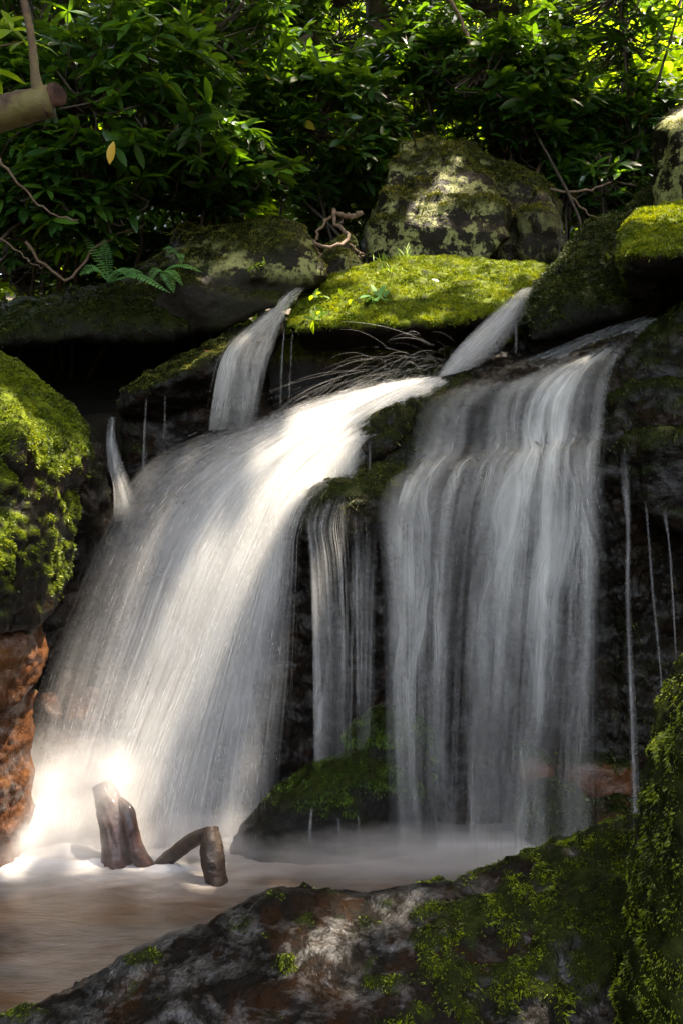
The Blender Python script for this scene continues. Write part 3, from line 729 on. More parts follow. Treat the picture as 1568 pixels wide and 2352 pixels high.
rk = [([(1178,1790),(1185,1738),(1215,1718),(1255,1735),(1275,1765),(1262,1800),(1200,1810)], 5.38, 'flat brown rock seen through the right fall, topmost of the pile'),
      ([(1270,1760),(1290,1738),(1380,1742),(1455,1755),(1460,1830),(1300,1830)], 5.42, 'long reddish stone behind the rightmost water sheet'),
      ([(1350,1870),(1375,1845),(1430,1838),(1475,1870),(1480,1960),(1360,1960)], 5.2, 'rust-brown stone by the slender right-hand trickle'),
      ([(1200,1830),(1260,1800),(1330,1820),(1350,1900),(1340,2010),(1190,2010)], 5.2, 'green mossy stone at the foot of the right fall')]
for k, (ol, yy, lb) in enumerate(rk):
    boulder(lb, [hull(ol, 0.12, 0.25, 0.75, yy)], 'brown' if k != 3 else 'dark', 0.02, 2, 0.03, 4, 0.018, strata=0.015, sfreq=9,
            mossf=moss_up(0.4 if k < 3 else -0.5, 0.4, 3, 0.0), nb=(1500 if k < 3 else 12000), mm='moss_d', droop=1.0, bl=(0.015, 0.035), seed=60 + k)
# foreground slab
def Pz(dx, dy, Y): return P(dx, dy, Y)
fm = lambda v, n: 1.0
def fore_m(v, n):
    ux = v[:, 0] / v[:, 1] * FPX + 784
    a = 0.9 * fbm(v * 3.4 + 7, 4) + 0.35 * fbm(v * 11, 2)
    cl = np.zeros(len(v))
    for (cx, cy, rx, ry) in ((560,2130,75,45),(625,2235,80,60),(640,2330,60,50),(60,2330,110,40),(1180,2090,150,50),(1300,2010,90,40),(1390,2160,60,120),(330,2200,60,18),(880,2260,60,30),(700,2110,30,20)):
        uy = 1176 - (v[:, 2] - CAMZ) / v[:, 1] * FPX
        cl = np.maximum(cl, 1 - ((ux - cx) / rx) ** 2 - ((uy - cy) / ry) ** 2)
    a = a + 0.5 * fbm(v * 18, 3) + np.clip(cl, -0.35, 1) * 0.6 - 0.10
    m = np.clip((a - 0.06 + np.clip((ux - 900) / 900, -0.2, 0.42)) / 0.16, 0, 1)
    return m * np.clip((v[:, 2] - 0.05) / 0.1, 0, 1)
fr = [(-400,2440,2.75),(-120,2400,2.75),(0,2352,2.75),(200,2262,2.8),(330,2195,2.85),(480,2138,2.9),(620,2066,2.95),(730,2056,2.98),(830,2062,3.0),(1010,2034,3.0),(1060,2038,3.0),(1200,1982,3.05),(1330,1932,3.1),(1470,1905,3.1),(1700,1900,3.1)]
hs = []
for a, b in zip(fr[:-1], fr[1:]):
    pts = []
    for (x_, y_, Y_) in (a, b):
        top = P(x_, y_, Y_)
        pts += [top, top + [0, 0.28, -0.10], top + [0, 0.5, -0.5], top + [0.02, -0.22, -0.10], top + [0.05, -0.55, -0.36], top + [0.05, -0.85, -0.75], top + [0, 0.4, -0.9], top + [0, -0.85, -0.9]]
    hs.append(np.array(pts))
boulder('long wet foreground slab with shining ripples and patchy moss', hs, 'fore', 0.012, 4, 0.04, 2.0, 0.010, strata=0.016, sfreq=11, tilt=-0.2,
        extra=lambda v, n: 0.007 * fbm(np.stack([v[:, 0] * 6, v[:, 1] * 13, (v[:, 2] - 0.2 * v[:, 0]) * 16], 1), 4, ridge=True) + 0.005 * fbm(v * 32, 2, ridge=True),
        mossf=fore_m, nb=150000, mm='moss_f', bl=(0.008, 0.022), bw=0.0016, droop=0.5, up=0.3, name='rock_slab', cat='rock slab', seed=71)
# mossy stump-like boulder at the lower right
boulder('tall near boulder shaggy with moss at the lower right edge', [
  np.array([P(*p) for p in [(1560,1535,2.7),(1525,1620,2.65),(1492,1720,2.6),(1476,1840,2.55),(1472,1960,2.55),(1490,2150,2.5),(1480,2360,2.45),(1440,2700,2.4),(1900,2700,2.3),(1900,1500,2.6),(1640,1480,2.7),
     (1640,1650,2.35),(1580,1850,2.3),(1560,2300,2.25),(1800,1600,3.2),(1560,1900,3.1),(1550,2500,3.0)]])],
  'dark', 0.013, 3, 0.05, 3.2, 0.016, mossf=moss_up(-0.9, 0.4, 3, 0.25), nb=190000, mm='moss_f', bl=(0.006, 0.018), bw=0.0011, droop=0.7, up=0.2, seed=73)

# ------------------------------------------------------------------ falling water
def sheet_grid(lines, nu=60, nv=140):
    rows = np.array([spline([P(*p) for p in l], nv) for l in lines])
    return lerp_rows(rows, nu)
def dens_grid(D, nu, nv):
    D = np.asarray(D, float)
    a = np.array([np.interp(np.linspace(0, 1, nv), np.linspace(0, 1, D.shape[1]), r) for r in D])
    return np.array([np.interp(np.linspace(0, 1, nu), np.linspace(0, 1, D.shape[0]), a[:, j]) for j in range(nv)]).T
def sheet(name, G, D, mat, parent, off=0.0, amp=0.02, seed=0, lift=0.0):
    nu, nv = G.shape[:2]
    V = G.reshape(-1, 3).copy()
    um = np.linalg.norm(G[-1] - G[0], axis=1).mean()
    du = np.linalg.norm(np.diff(G, axis=0), axis=2).mean(1); us = np.concatenate([[0], np.cumsum(du)])
    dv = np.linalg.norm(np.diff(G, axis=1), axis=2).mean(0); vs = np.concatenate([[0], np.cumsum(dv)])
    U, W = np.meshgrid(us, vs, indexing='ij')
    h = amp * fbm(np.stack([U.ravel() * 6 + seed, W.ravel() * 0.5, U.ravel() * 0 + seed], 1), 3)
    V[:, 1] -= off + h + lift; V[:, 2] += lift * 0.5
    i = np.arange(nu - 1)[:, None] * nv + np.arange(nv - 1)[None]
    F = np.stack([i, i + 1, i + nv + 1, i + nv], -1).reshape(-1, 4)
    return child(name, V, F, mat, parent, smooth=True, attrs={'dens': D.ravel()}, uvs=np.stack([U.ravel(), W.ravel()], 1))
def threads(name, G, D, n, mat, parent, rad=(0.0008, 0.002), off=(0, 0.08), tl=(0.2, 0.9), wander=0.012, seed=0, seg=22, op=(0.3, 1.0), spow=1.0):
    """thin threads and drop trails that follow the stream lines"""
    r = np.random.default_rng(seed)
    nu, nv = G.shape[:2]
    w_ = (D.mean(1) + 0.02) ** spow; cum = np.cumsum(w_); cum /= cum[-1]
    s = np.interp(r.random(n), cum, np.arange(nu))
    L = tl[0] + (tl[1] - tl[0]) * r.random(n) ** 2
    t0 = r.random(n) * (1.0 - L * 0.6) ; t1 = np.minimum(t0 + L, 1)
    T = t0[:, None] + (t1 - t0)[:, None] * np.linspace(0, 1, seg)[None]
    Sx = s[:, None] + (r.normal(size=(n, 1)) * T * 2.0)
    Sx = np.clip(Sx, 0, nu - 1.001); Tx = np.clip(T * (nv - 1), 0, nv - 1.001)
    i = Sx.astype(int); j = Tx.astype(int); a = (Sx - i)[..., None]; b = (Tx - j)[..., None]
    p = (G[i, j] * (1 - a) + G[i + 1, j] * a) * (1 - b) + (G[i, j + 1] * (1 - a) + G[i + 1, j + 1] * a) * b
    dn = D[i, j]
    o = off[0] + (off[1] - off[0]) * r.random(n)
    p[..., 1] -= (o[:, None] * (0.3 + 0.7 * T))
    p[..., 2] += (r.random((n, 1)) * 0.02)
    p[..., 0] += r.normal(size=(n, 1)) * wander * (0.4 + T)
    R = (rad[0] + (rad[1] - rad[0]) * r.random(n) ** 2)[:, None] * np.sin(np.pi * np.linspace(0.03, 0.97, seg))[None] ** 0.5
    # three-sided tube
    t = np.gradient(p, axis=1); t /= np.linalg.norm(t, axis=2)[..., None] + 1e-9
    A = np.cross(t, np.array([0.0, 1.0, 0.0])); A /= np.linalg.norm(A, axis=2)[..., None] + 1e-9
    B = np.cross(t, A)
    vs = [p + R[..., None] * (math.cos(q) * A + math.sin(q) * B) for q in (0, 2.094, 4.189)]
    V = np.stack(vs, 2)
    k = np.arange(n)[:, None, None] * seg * 3 + np.arange(seg - 1)[None, :, None] * 3; m = np.arange(3)[None, None]; m2 = (m + 1) % 3
    F = np.stack([k + m, k + m2, k + 3 + m2, k + 3 + m], -1).reshape(-1, 4)
    O = (op[0] + (op[1] - op[0]) * r.random(n))[:, None] * np.clip(dn * 1.4 + 0.15, 0, 1)
    o = child(name, V.reshape(-1, 3), F, mat, parent, smooth=True, attrs={'op': np.repeat(O.ravel(), 3)}); o['kind'] = 'stuff'; return o

# left fall
Llines = [
 [(1003,866,5.84),(900,880,5.8),(780,905,5.8),(680,935,5.8),(600,965,5.78),(500,995,5.72),(400,1035,5.66),(330,1080,5.6),(280,1140,5.5),(245,1220,5.42),(200,1320,5.35),(150,1440,5.28),(110,1540,5.22),(80,1650,5.15),(55,1800,5.08),(40,1940,5.0)],
 [(1006,868,5.82),(905,888,5.78),(790,925,5.76),(700,960,5.73),(620,1000,5.7),(530,1050,5.62),(440,1120,5.52),(370,1220,5.42),(325,1320,5.34),(290,1420,5.29),(255,1520,5.25),(225,1620,5.2),(195,1720,5.15),(170,1800,5.1),(150,1870,5.05),(130,1945,5.0)],
 [(1010,870,5.8),(915,895,5.77),(820,940,5.73),(750,985,5.68),(670,1035,5.62),(600,1100,5.54),(545,1190,5.44),(495,1290,5.36),(450,1400,5.3),(415,1500,5.26),(380,1590,5.22),(345,1680,5.17),(318,1750,5.13),(295,1820,5.09),(280,1880,5.05),(265,1945,5.0)],
 [(1015,874,5.78),(930,905,5.75),(850,955,5.7),(790,1010,5.64),(715,1075,5.56),(650,1150,5.45),(610,1240,5.38),(570,1340,5.32),(535,1440,5.28),(505,1540,5.24),(475,1640,5.19),(450,1720,5.15),(430,1790,5.11),(415,1850,5.08),(405,1900,5.04),(395,1945,5.0)],
 [(1022,876,5.76),(950,915,5.7),(880,965,5.64),(820,1030,5.58),(760,1090,5.48),(690,1135,5.36),(640,1220,5.27),(615,1330,5.22),(590,1430,5.2),(570,1530,5.17),(550,1630,5.14),(535,1720,5.11),(525,1790,5.08),(518,1850,5.06),(510,1900,5.03),(505,1945,5.0)],
 [(1030,878,5.74),(975,925,5.66),(905,985,5.6),(845,1050,5.54),(790,1098,5.42),(715,1145,5.28),(682,1220,5.2),(675,1320,5.17),(670,1420,5.15),(665,1520,5.13),(658,1620,5.11),(650,1700,5.09),(645,1780,5.07),(640,1850,5.05),(635,1900,5.03),(630,1945,5.0)],
]
GL = sheet_grid(Llines, 90, 170)
DL = dens_grid([
 [.4,.25,.2,.12,.1,.08,.06,.05,.05,.05,.05,.1],
 [.9,.7,.6,.6,.5,.42,.34,.26,.22,.22,.3,.5],
 [1.,1.,1.,.95,.9,.85,.78,.7,.62,.6,.7,.9],
 [1.,1.,1.,.95,.95,.95,.92,.88,.8,.72,.65,.7],
 [1.,.9,.75,.75,.85,.85,.72,.6,.55,.5,.45,.5],
 [.6,.25,.15,.2,.4,.55,.6,.5,.45,.42,.35,.3],
 [.2,.05,.05,.1,.25,.2,.1,.05,.03,.0,.0,.0]], 90, 170)
wl = empty('waterfall', P(400, 1976, 4.95)); tag(wl, 'broad bright fall fanning out to the lower left into white spray', 'waterfall')
sheet('veil', GL, DL, M['sheetA'], wl, 0.0, 0.03, 1)
sheet('veil', GL, DL * 0.9, M['sheetB'], wl, 0.05, 0.04, 2)
threads('streaks', GL, DL, 3600, M['thread'], wl, (0.0005, 0.0018), (0, 0.14), (0.15, 0.7), 0.02, 1)
threads('droplets', GL, DL, 2600, M['drop'], wl, (0.0004, 0.0010), (0.02, 0.2), (0.004, 0.022), 0.05, 2, seg=4, spow=0.4, op=(0.5, 1))

# right fall
Rlines = [
 [(1480,735,5.98),(1380,765,5.98),(1250,815,5.95),(1120,868,5.82),(1020,908,5.66),(962,950,5.5),(946,1005,5.45),(938,1068,5.42),(890,1112,5.22),(862,1180,5.1),(872,1300,5.02),(878,1500,4.97),(882,1700,4.93),(886,1985,4.88)],
 [(1480,738,5.93),(1390,775,5.93),(1275,830,5.82),(1165,878,5.62),(1085,915,5.46),(1056,960,5.42),(1046,1040,5.38),(1005,1088,5.2),(975,1160,5.08),(965,1270,5.02),(960,1400,4.98),(957,1550,4.95),(954,1720,4.91),(950,1985,4.87)],
 [(1480,740,5.88),(1400,780,5.88),(1312,830,5.72),(1225,872,5.5),(1172,908,5.4),(1150,960,5.36),(1145,1032,5.31),(1112,1075,5.14),(1088,1150,5.03),(1072,1270,4.98),(1060,1400,4.95),(1052,1550,4.92),(1045,1720,4.89),(1040,1985,4.86)],
 [(1485,742,5.83),(1412,785,5.8),(1352,828,5.6),(1302,855,5.45),(1265,892,5.36),(1245,950,5.31),(1236,1028,5.27),(1215,1062,5.1),(1198,1140,5.0),(1185,1270,4.95),(1172,1400,4.92),(1160,1550,4.9),(1150,1720,4.88),(1140,1985,4.85)],
 [(1490,744,5.8),(1426,790,5.75),(1387,828,5.55),(1357,852,5.42),(1336,892,5.34),(1325,950,5.29),(1316,1015,5.25),(1300,1042,5.09),(1292,1120,4.99),(1284,1270,4.94),(1275,1400,4.91),(1265,1550,4.89),(1255,1720,4.87),(1242,1985,4.84)],
 [(1500,746,5.78),(1442,796,5.7),(1417,832,5.5),(1402,862,5.4),(1392,902,5.32),(1387,950,5.28),(1386,1005,5.23),(1381,1032,5.08),(1380,1110,4.98),(1385,1250,4.93),(1387,1400,4.91),(1389,1550,4.89),(1392,1720,4.87),(1396,1985,4.83)],
]
GR = sheet_grid(Rlines, 100, 170)
def uneven(D, fs, ft, seed, a=0.9, lo=0.12, fade=None):
    nu, nv = D.shape
    U, W = np.meshgrid(np.linspace(0, 1, nu), np.linspace(0, 1, nv), indexing='ij')
    n1 = fbm(np.stack([U.ravel() * fs + 0.8 * np.sin(W.ravel() * 3), W.ravel() * ft, 0 * U.ravel() + seed], 1), 3).reshape(nu, nv)
    return D * np.clip(0.72 + a * 1.6 * n1, lo, 1.25)
DR = dens_grid([
 [.0,.0,.0,.0,.0,.0,.0,.0,.0,.0,.0,.0],
 [.3,.4,.35,.25,.2,.45,.95,.85,.65,.45,.2,.1],
 [.3,.3,.3,.2,.25,.45,1.,.92,.85,.65,.35,.2],
 [.3,.3,.3,.3,.3,.7,.8,.7,.65,.5,.32,.2],
 [.3,.35,.35,.4,.25,.5,.35,.10,.06,.06,.1,.2],
 [.3,.35,.5,.9,.8,.8,.65,.4,.45,.5,.5,.5],
 [.3,.4,.6,.95,.95,1.,1.,.95,.85,.8,.7,.6],
 [.3,.4,.6,1.,1.,1.,1.,.9,.8,.7,.6,.55],
 [.3,.4,.6,1.,1.,1.,.95,.8,.55,.4,.35,.4],
 [.25,.3,.5,.8,.8,.9,.75,.35,.15,.1,.15,.25],
 [.6,.5,.5,.5,.7,.9,.8,.6,.55,.55,.5,.4],
 [.0,.0,.0,.0,.0,.0,.0,.0,.0,.0,.0,.0]], 100, 170)
DR = uneven(DR, 15, 1.8, 8.1, 0.8, 0.2)
wr = empty('waterfall', P(1130, 1976, 4.86)); tag(wr, 'grey-white silky fall dropping straight over the right ledge', 'waterfall')
sheet('veil', GR, DR, M['sheetR'], wr, 0.0, 0.025, 3, lift=0.04)
sheet('veil', GR, DR * 0.9, M['sheetR2'], wr, 0.04, 0.03, 4, lift=0.04)
threads('streaks', GR, DR, 1800, M['thread'], wr, (0.0005, 0.0018), (0.04, 0.12), (0.3, 1.0), 0.010, 5, op=(0.15, 0.6), spow=1.5)
threads('droplets', GR, DR, 500, M['drop'], wr, (0.0004, 0.0008), (0.02, 0.1), (0.004, 0.015), 0.04, 6, seg=4, op=(0.3, 0.7))

# small falls
def small_fall(label, lines, D, n, nu=40, nv=70, mat='sheetR', mat2='sheetR2', rad=(0.0008, 0.0022), seed=0, off=0.03, drops=0):
    G_ = sheet_grid(lines, nu, nv); D_ = dens_grid(D, nu, nv)
    e = empty('waterfall', G_[nu // 2, -1]); tag(e, label, 'waterfall')
    if mat: sheet('veil', G_, D_, M[mat], e, 0.0, 0.012, seed)
    if mat2: sheet('veil', G_, D_ * 0.9, M[mat2], e, off, 0.012, seed + 1)
    threads('streaks', G_, D_, n, M['thread'], e, rad, (0, off * 1.5), (0.3, 1.0), 0.006, seed, op=(0.3, 0.9))
    if drops: threads('droplets', G_, D_, drops, M['drop'], e, (0.0008, 0.0016), (0.0, 0.12), (0.02, 0.06), 0.05, seed + 9, seg=4, op=(0.5, 1))
    return e
small_fall('narrow slanting chute of water right of the mossy dome', [
 [(1188,668,6.1),(1150,706,5.98),(1100,752,5.92),(1045,808,5.87),(1003,866,5.82)],
 [(1212,662,6.1),(1175,710,5.96),(1138,758,5.9),(1092,808,5.86),(1045,858,5.8)],
 [(1240,660,6.1),(1206,716,5.96),(1184,762,5.9),(1150,805,5.86),(1100,842,5.82)]],
 [[.0,.1,.2,.3,.4],[.4,.6,.8,.9,.9],[.5,.6,.65,.8,.85],[.4,.5,.55,.6,.6],[.1,.2,.25,.3,.3],[.0,.0,.0,.0,.0]], 300, mat='sheetA', mat2='sheetB', seed=11)
small_fall('small grey fall at upper left dropping off the sloping slab', [
 [(660,668,6.25),(625,705,6.15),(570,755,6.0),(526,795,5.86),(506,835,5.78),(492,900,5.74),(480,990,5.7)],
 [(684,663,6.25),(650,706,6.12),(605,765,5.98),(575,805,5.84),(560,850,5.77),(548,910,5.73),(536,985,5.69)],
 [(702,662,6.25),(672,700,6.1),(645,750,5.96),(628,800,5.83),(612,850,5.76),(600,910,5.72),(590,975,5.69)]],
 [[.0,.1,.15,.3,.5,.4,.15],[.3,.5,.5,.7,.8,.6,.25],[.3,.5,.45,.35,.35,.25,.12],[.3,.5,.5,.4,.4,.35,.15],[.3,.5,.6,.6,.6,.5,.2],[.0,.05,.1,.1,.1,.1,.0]], 300, seed=15)
small_fall('thin side trickle slipping into the left fall by the black hollow', [
 [(252,955,5.9),(247,1000,5.85),(248,1060,5.78),(262,1120,5.65),(262,1200,5.52)],
 [(266,960,5.9),(266,1005,5.83),(280,1060,5.74),(300,1120,5.62),(330,1190,5.5)]],
 [[.0,.2,.3,.2,.0],[.2,.6,.6,.4,.1],[.0,.1,.3,.2,.0]], 60, 16, 40, seed=19)
small_fall('curtain of slender threads between the two big falls', [
 [(742,1108,5.4),(722,1150,5.28),(706,1200,5.2),(712,1270,5.16),(717,1400,5.13),(720,1560,5.1),(722,1750,5.06)],
 [(790,1098,5.4),(770,1150,5.24),(752,1210,5.17),(760,1280,5.14),(768,1400,5.12),(772,1560,5.09),(774,1780,5.05)],
 [(850,1108,5.4),(852,1160,5.24),(862,1220,5.17),(860,1290,5.14),(856,1400,5.12),(852,1560,5.09),(850,1700,5.05)]],
 [[.0,.05,.2,.4,.4,.35,.2],[.0,.1,.4,.7,.7,.6,.4],[.2,.3,.3,.4,.4,.4,.3],[.0,.05,.1,.2,.2,.15,.05],[.3,.4,.45,.5,.3,.2,.1],[.0,.05,.1,.15,.15,.12,.1],[.3,.4,.5,.5,.3,.2,.1],[.0,.05,.1,.2,.2,.15,.1],[.0,.05,.2,.6,.5,.4,.2],[.0,.0,.1,.3,.3,.3,.2],[.0,.0,.1,.2,.2,.2,.1]], 260, mat='sheetR2', mat2=None, seed=23)
small_fall('short wispy fall beside the central mossy ledge', [
 [(905,958,5.66),(850,975,5.6),(790,1000,5.52),(742,1040,5.5),(735,1100,5.44)],
 [(910,962,5.64),(860,985,5.56),(815,1010,5.5),(785,1045,5.46),(782,1098,5.4)],
 [(915,968,5.62),(870,1000,5.54),(838,1015,5.48),(824,1050,5.44),(820,1100,5.38)]],
 [[.5,.6,.4,.3,.4],[.5,.5,.3,.2,.3],[.5,.6,.5,.5,.6],[.3,.3,.5,.4,.3],[.2,.2,.6,.6,.5],[.1,.1,.1,.1,.1]], 250, seed=27)
# single trickles
def trickle(label, pts, width, n, seed, d=0.9, group=None):
    c = [P(*p) for p in pts]
    wds = np.broadcast_to(np.asarray(width, float), (len(pts),)) / 2
    l1 = [(p[0] - w_, p[1], p[2]) for p, w_ in zip(pts, wds)]; l2 = [(p[0] + w_, p[1], p[2]) for p, w_ in zip(pts, wds)]
    q = np.random.default_rng(seed).uniform(0.35, 1.0, 14); q[0] = q[-1] = 0.1
    e = small_fall(label, [l1, l2], [0.2 * d * q, d * q, 0.15 * d * q], n, 8, 60, mat='sheetA', mat2=None, rad=(0.0008, 0.0018), seed=seed, off=0.012)
    e.name = 'trickle'; e['category'] = 'trickle'
    if group: e['group'] = group
trickle('longest bright trickle just right of the right fall', [(1432,1040,5.15),(1436,1120,5.08),(1441,1200,5.04),(1440,1350,5.02),(1446,1550,5.0),(1452,1700,4.98),(1462,1985,4.95)], [18,20,9,8,8,9,11], 50, 31, 0.55)
trickle('slanting hair-thin trickle on the dark wall at right', [(1482,1150,5.08),(1488,1220,5.05),(1500,1380,5.03),(1512,1500,5.0),(1524,1640,4.98)], [7,6,5,5,4], 16, 32, 0.4)
trickle('short trickle nearest the right edge of the wall', [(1524,1170,5.05),(1533,1230,5.02),(1543,1350,5.0),(1552,1520,4.97)], [12,6,5,5], 16, 33, 0.45)
trickle('fine thread of water under the left slab, longer of the pair', [(337,915,5.72),(333,980,5.7),(330,1090,5.68)], 5, 8, 34, 0.4)
trickle('fine thread of water under the left slab, shorter of the pair', [(380,905,5.72),(379,950,5.7),(376,1010,5.68)], 3, 5, 35, 0.3)
trickle('thin drip line falling from the left tip of the mossy dome', [(653,755,5.75),(648,830,5.74),(644,935,5.72)], 4, 8, 36, 0.5)
trickle('faint second drip line just right of the dome tip', [(673,760,5.72),(669,820,5.71),(664,925,5.7)], 3, 5, 37, 0.4)
trickle('little drip line right of the slanting chute', [(1184,745,5.85),(1184,780,5.84),(1183,812,5.83)], 6, 8, 38, 0.45)
trickle('drip of water falling from the middle ledge moss', [(848,1020,5.42),(849,1050,5.42),(848,1082,5.42)], 5, 6, 39, 0.35)
trickle('left thread running down the face of the pool boulder', [(716,1855,4.84),(713,1900,4.83),(712,1965,4.82)], 7, 10, 40, 0.6)
trickle('middle thread running down the face of the pool boulder', [(775,1875,4.84),(780,1920,4.82),(782,1965,4.8)], 6, 8, 41, 0.4)
trickle('right thread running down the face of the pool boulder', [(822,1870,4.84),(826,1920,4.82),(828,1965,4.8)], 5, 8, 42, 0.4)

# ballistic splash arcs off the foot of the chute
def arcs(name, n, src, vel, spread, T, mat, parent, seed, rad=(0.0003, 0.0009)):
    r = np.random.default_rng(seed); seg = 16
    p0 = P(*src) + r.normal(size=(n, 3)) * np.array([0.10, 0.05, 0.03])
    v0 = np.array(vel) + r.normal(size=(n, 3)) * np.array(spread)
    v0[:, 2] = np.abs(v0[:, 2])
    ta = r.random(n) * T * 0.5; tb = ta + T * (0.25 + 0.6 * r.random(n))
    t = ta[:, None] + (tb - ta)[:, None] * np.linspace(0, 1, seg)[None]
    p = p0[:, None] + v0[:, None] * t[..., None]; p[..., 2] -= 4.9 * t ** 2
    b = Bag()
    for k in range(n):
        R = (rad[0] + (rad[1] - rad[0]) * r.random()) * np.sin(np.pi * np.linspace(0.05, 0.95, seg)) ** 0.5
        V, Q, _ = tube(p[k], R, 3, cap=False); b.add(V, Q, a=0.3 + 0.7 * r.random())
    o = b.build(name, mat, parent, attr='op'); o['kind'] = 'stuff'; return o
sp = empty('splash', P(1030, 850, 5.75)); tag(sp, 'fine arcs of splashing drops thrown left off the foot of the chute', 'splash')
arcs('arc_drops', 70, (1030, 845, 5.75), (-0.9, -0.2, 0.9), (0.9, 0.3, 0.7), 0.30, M['arc'], sp, 5)
arcs('arc_drops', 170, (960, 870, 5.7), (-1.5, -0.1, 0.35), (0.8, 0.3, 0.5), 0.40, M['arc'], sp, 6, rad=(0.0003, 0.0007))

# ------------------------------------------------------------------ spray mist (volumes of droplets hanging over the pool)
def mist(label, c, r, dens, seed):
    import bmesh
    bm = bmesh.new(); bmesh.ops.create_icosphere(bm, subdivisions=3, radius=1.0)
    me = bpy.data.meshes.new('mist'); bm.to_mesh(me); bm.free()
    o = bpy.data.objects.new('mist', me); COL.objects.link(o)
    o.location = [float(x) for x in c]; o.scale = r
    m, nt, out = newmat('spray_mist'); n = N(nt)
    tc = n.node('ShaderNodeTexCoord')
    ln = n.node('ShaderNodeVectorMath', operation='LENGTH'); n.link(tc.outputs['Object'], ln.inputs[0])
    f = n.math('SUBTRACT', 1.0, ln.outputs['Value'], True); f = n.math('POWER', f, 1.4)
    f = n.math('MULTIPLY', f, n.ramp(n.noise(tc.outputs['Object'], 2.6, 3, 0.6), [(0.35, 0.25), (0.65, 1.6)]))
    v = n.node('ShaderNodeVolumePrincipled'); v.inputs['Color'].default_value = (0.97, 0.95, 0.94, 1)
    v.inputs['Anisotropy'].default_value = 0.1
    n.link(n.math('MULTIPLY', f, dens), v.inputs['Density']); n.link(v.outputs[0], out.inputs['Volume'])
    me.materials.append(m)
    tag(o, label, 'mist', kind='stuff')
    return o
mist('glowing white spray at the foot of the left fall', P(120, 1850, 5.15), (0.75, 0.4, 0.45), 5, 1)
mist('white spray bursting over the top of the driftwood stump', P(228, 1800, 4.76), (0.36, 0.22, 0.24), 7, 5)
mist('bright low mist over the pool at the left edge', P(60, 1925, 4.95) , (1.1, 0.42, 0.22), 11, 2)
mist('soft low mist under the right fall', P(960, 1985, 4.7), (0.95, 0.3, 0.2), 9, 3)
mist('thin mist between the pool boulder and the left fall', P(470, 1945, 4.95), (0.5, 0.3, 0.2), 8, 4)

# ------------------------------------------------------------------ wood
def log_part(name, pts, rad, mat, parent, sides=14, n=26, jit=0.05, bumpy=0.12, groove=0.0):
    c = spline([P(*p) for p in pts], n); R = np.interp(np.linspace(0, 1, n), np.linspace(0, 1, len(rad)), rad)
    V, Q, T = tube(c, R, sides)
    Vn = V.copy(); nb_ = n * sides
    ctr = np.repeat(c, sides, 0)
    d = Vn[:nb_] - ctr; k = 1 + bumpy * fbm(Vn[:nb_] * 14, 3) * 1.6 + jit * rng.normal(size=nb_) * 0.3
    if groove:
        th = np.tile(np.linspace(0, 2 * np.pi, sides, endpoint=False), n)
        al = np.repeat(np.linspace(0, 1, n), sides) * 1.5
        k = k + groove * fbm(np.stack([np.cos(th) * 2.6, np.sin(th) * 2.6, al], 1), 3, ridge=True) - 0.05
    Vn[:nb_] = ctr + d * k[:, None]
    return child(name, Vn, [Q, T], M[mat], parent, smooth=True)
e = empty('broken_stump', P(275, 1970, 4.9)); tag(e, 'wet reddish driftwood stump standing in the white spray of the pool', 'driftwood')
log_part('trunk', [(232,1800,4.9),(240,1818,4.89),(256,1860,4.84),(270,1920,4.79),(272,2020,4.76)], [0.045, 0.062, 0.07, 0.074, 0.078], 'redwood', e, n=80, sides=40, bumpy=0.06, groove=0.22)
log_part('side_limb', [(278,1835,4.82),(292,1860,4.78),(300,1900,4.75),(312,1950,4.74),(340,1992,4.73),(380,2030,4.72)], [0.012, 0.034, 0.036, 0.038, 0.032, 0.03], 'redwood', e, n=70, sides=36, bumpy=0.06, groove=0.22)
e = empty('broken_branch', P(500, 2025, 4.6)); tag(e, 'dark broken branch bent into a V, poking out of the pool', 'driftwood')
log_part('branch', [(350,2000,4.78),(400,1962,4.74),(440,1932,4.68),(480,1912,4.62),(495,1908,4.6)], [0.024, 0.03, 0.032, 0.028, 0.02], 'wetwood', e, n=50, sides=24, bumpy=0.1, groove=0.3)
log_part('branch', [(484,1900,4.62),(486,1925,4.6),(488,1960,4.58),(492,2000,4.57),(508,2050,4.56)], [0.03, 0.044, 0.052, 0.046, 0.042], 'wetwood', e, n=50, sides=24, bumpy=0.1, groove=0.3)
e = empty('fallen_log', P(60, 250, 3.4)); tag(e, 'snapped mossy log jutting in from the left with an upright stem', 'log')
tr_ = log_part('trunk', [(-200,320,3.5),(-40,272,3.45),(40,252,3.42),(90,238,3.4),(118,232,3.4)], [0.066, 0.063, 0.060, 0.056, 0.054], 'log', e, bumpy=0.06)
log_part('broken_end', [(114,233,3.398),(120,232,3.395),(122,232,3.393)], [0.053, 0.052, 0.045], 'cut', tr_, bumpy=0.9)
log_part('stem', [(96,235,3.38),(84,190,3.38),(78,130,3.4),(72,80,3.42),(55,0,3.45),(40,-80,3.5)], [0.03, 0.016, 0.013, 0.013, 0.014, 0.014], 'log', e, sides=10, bumpy=0.1)

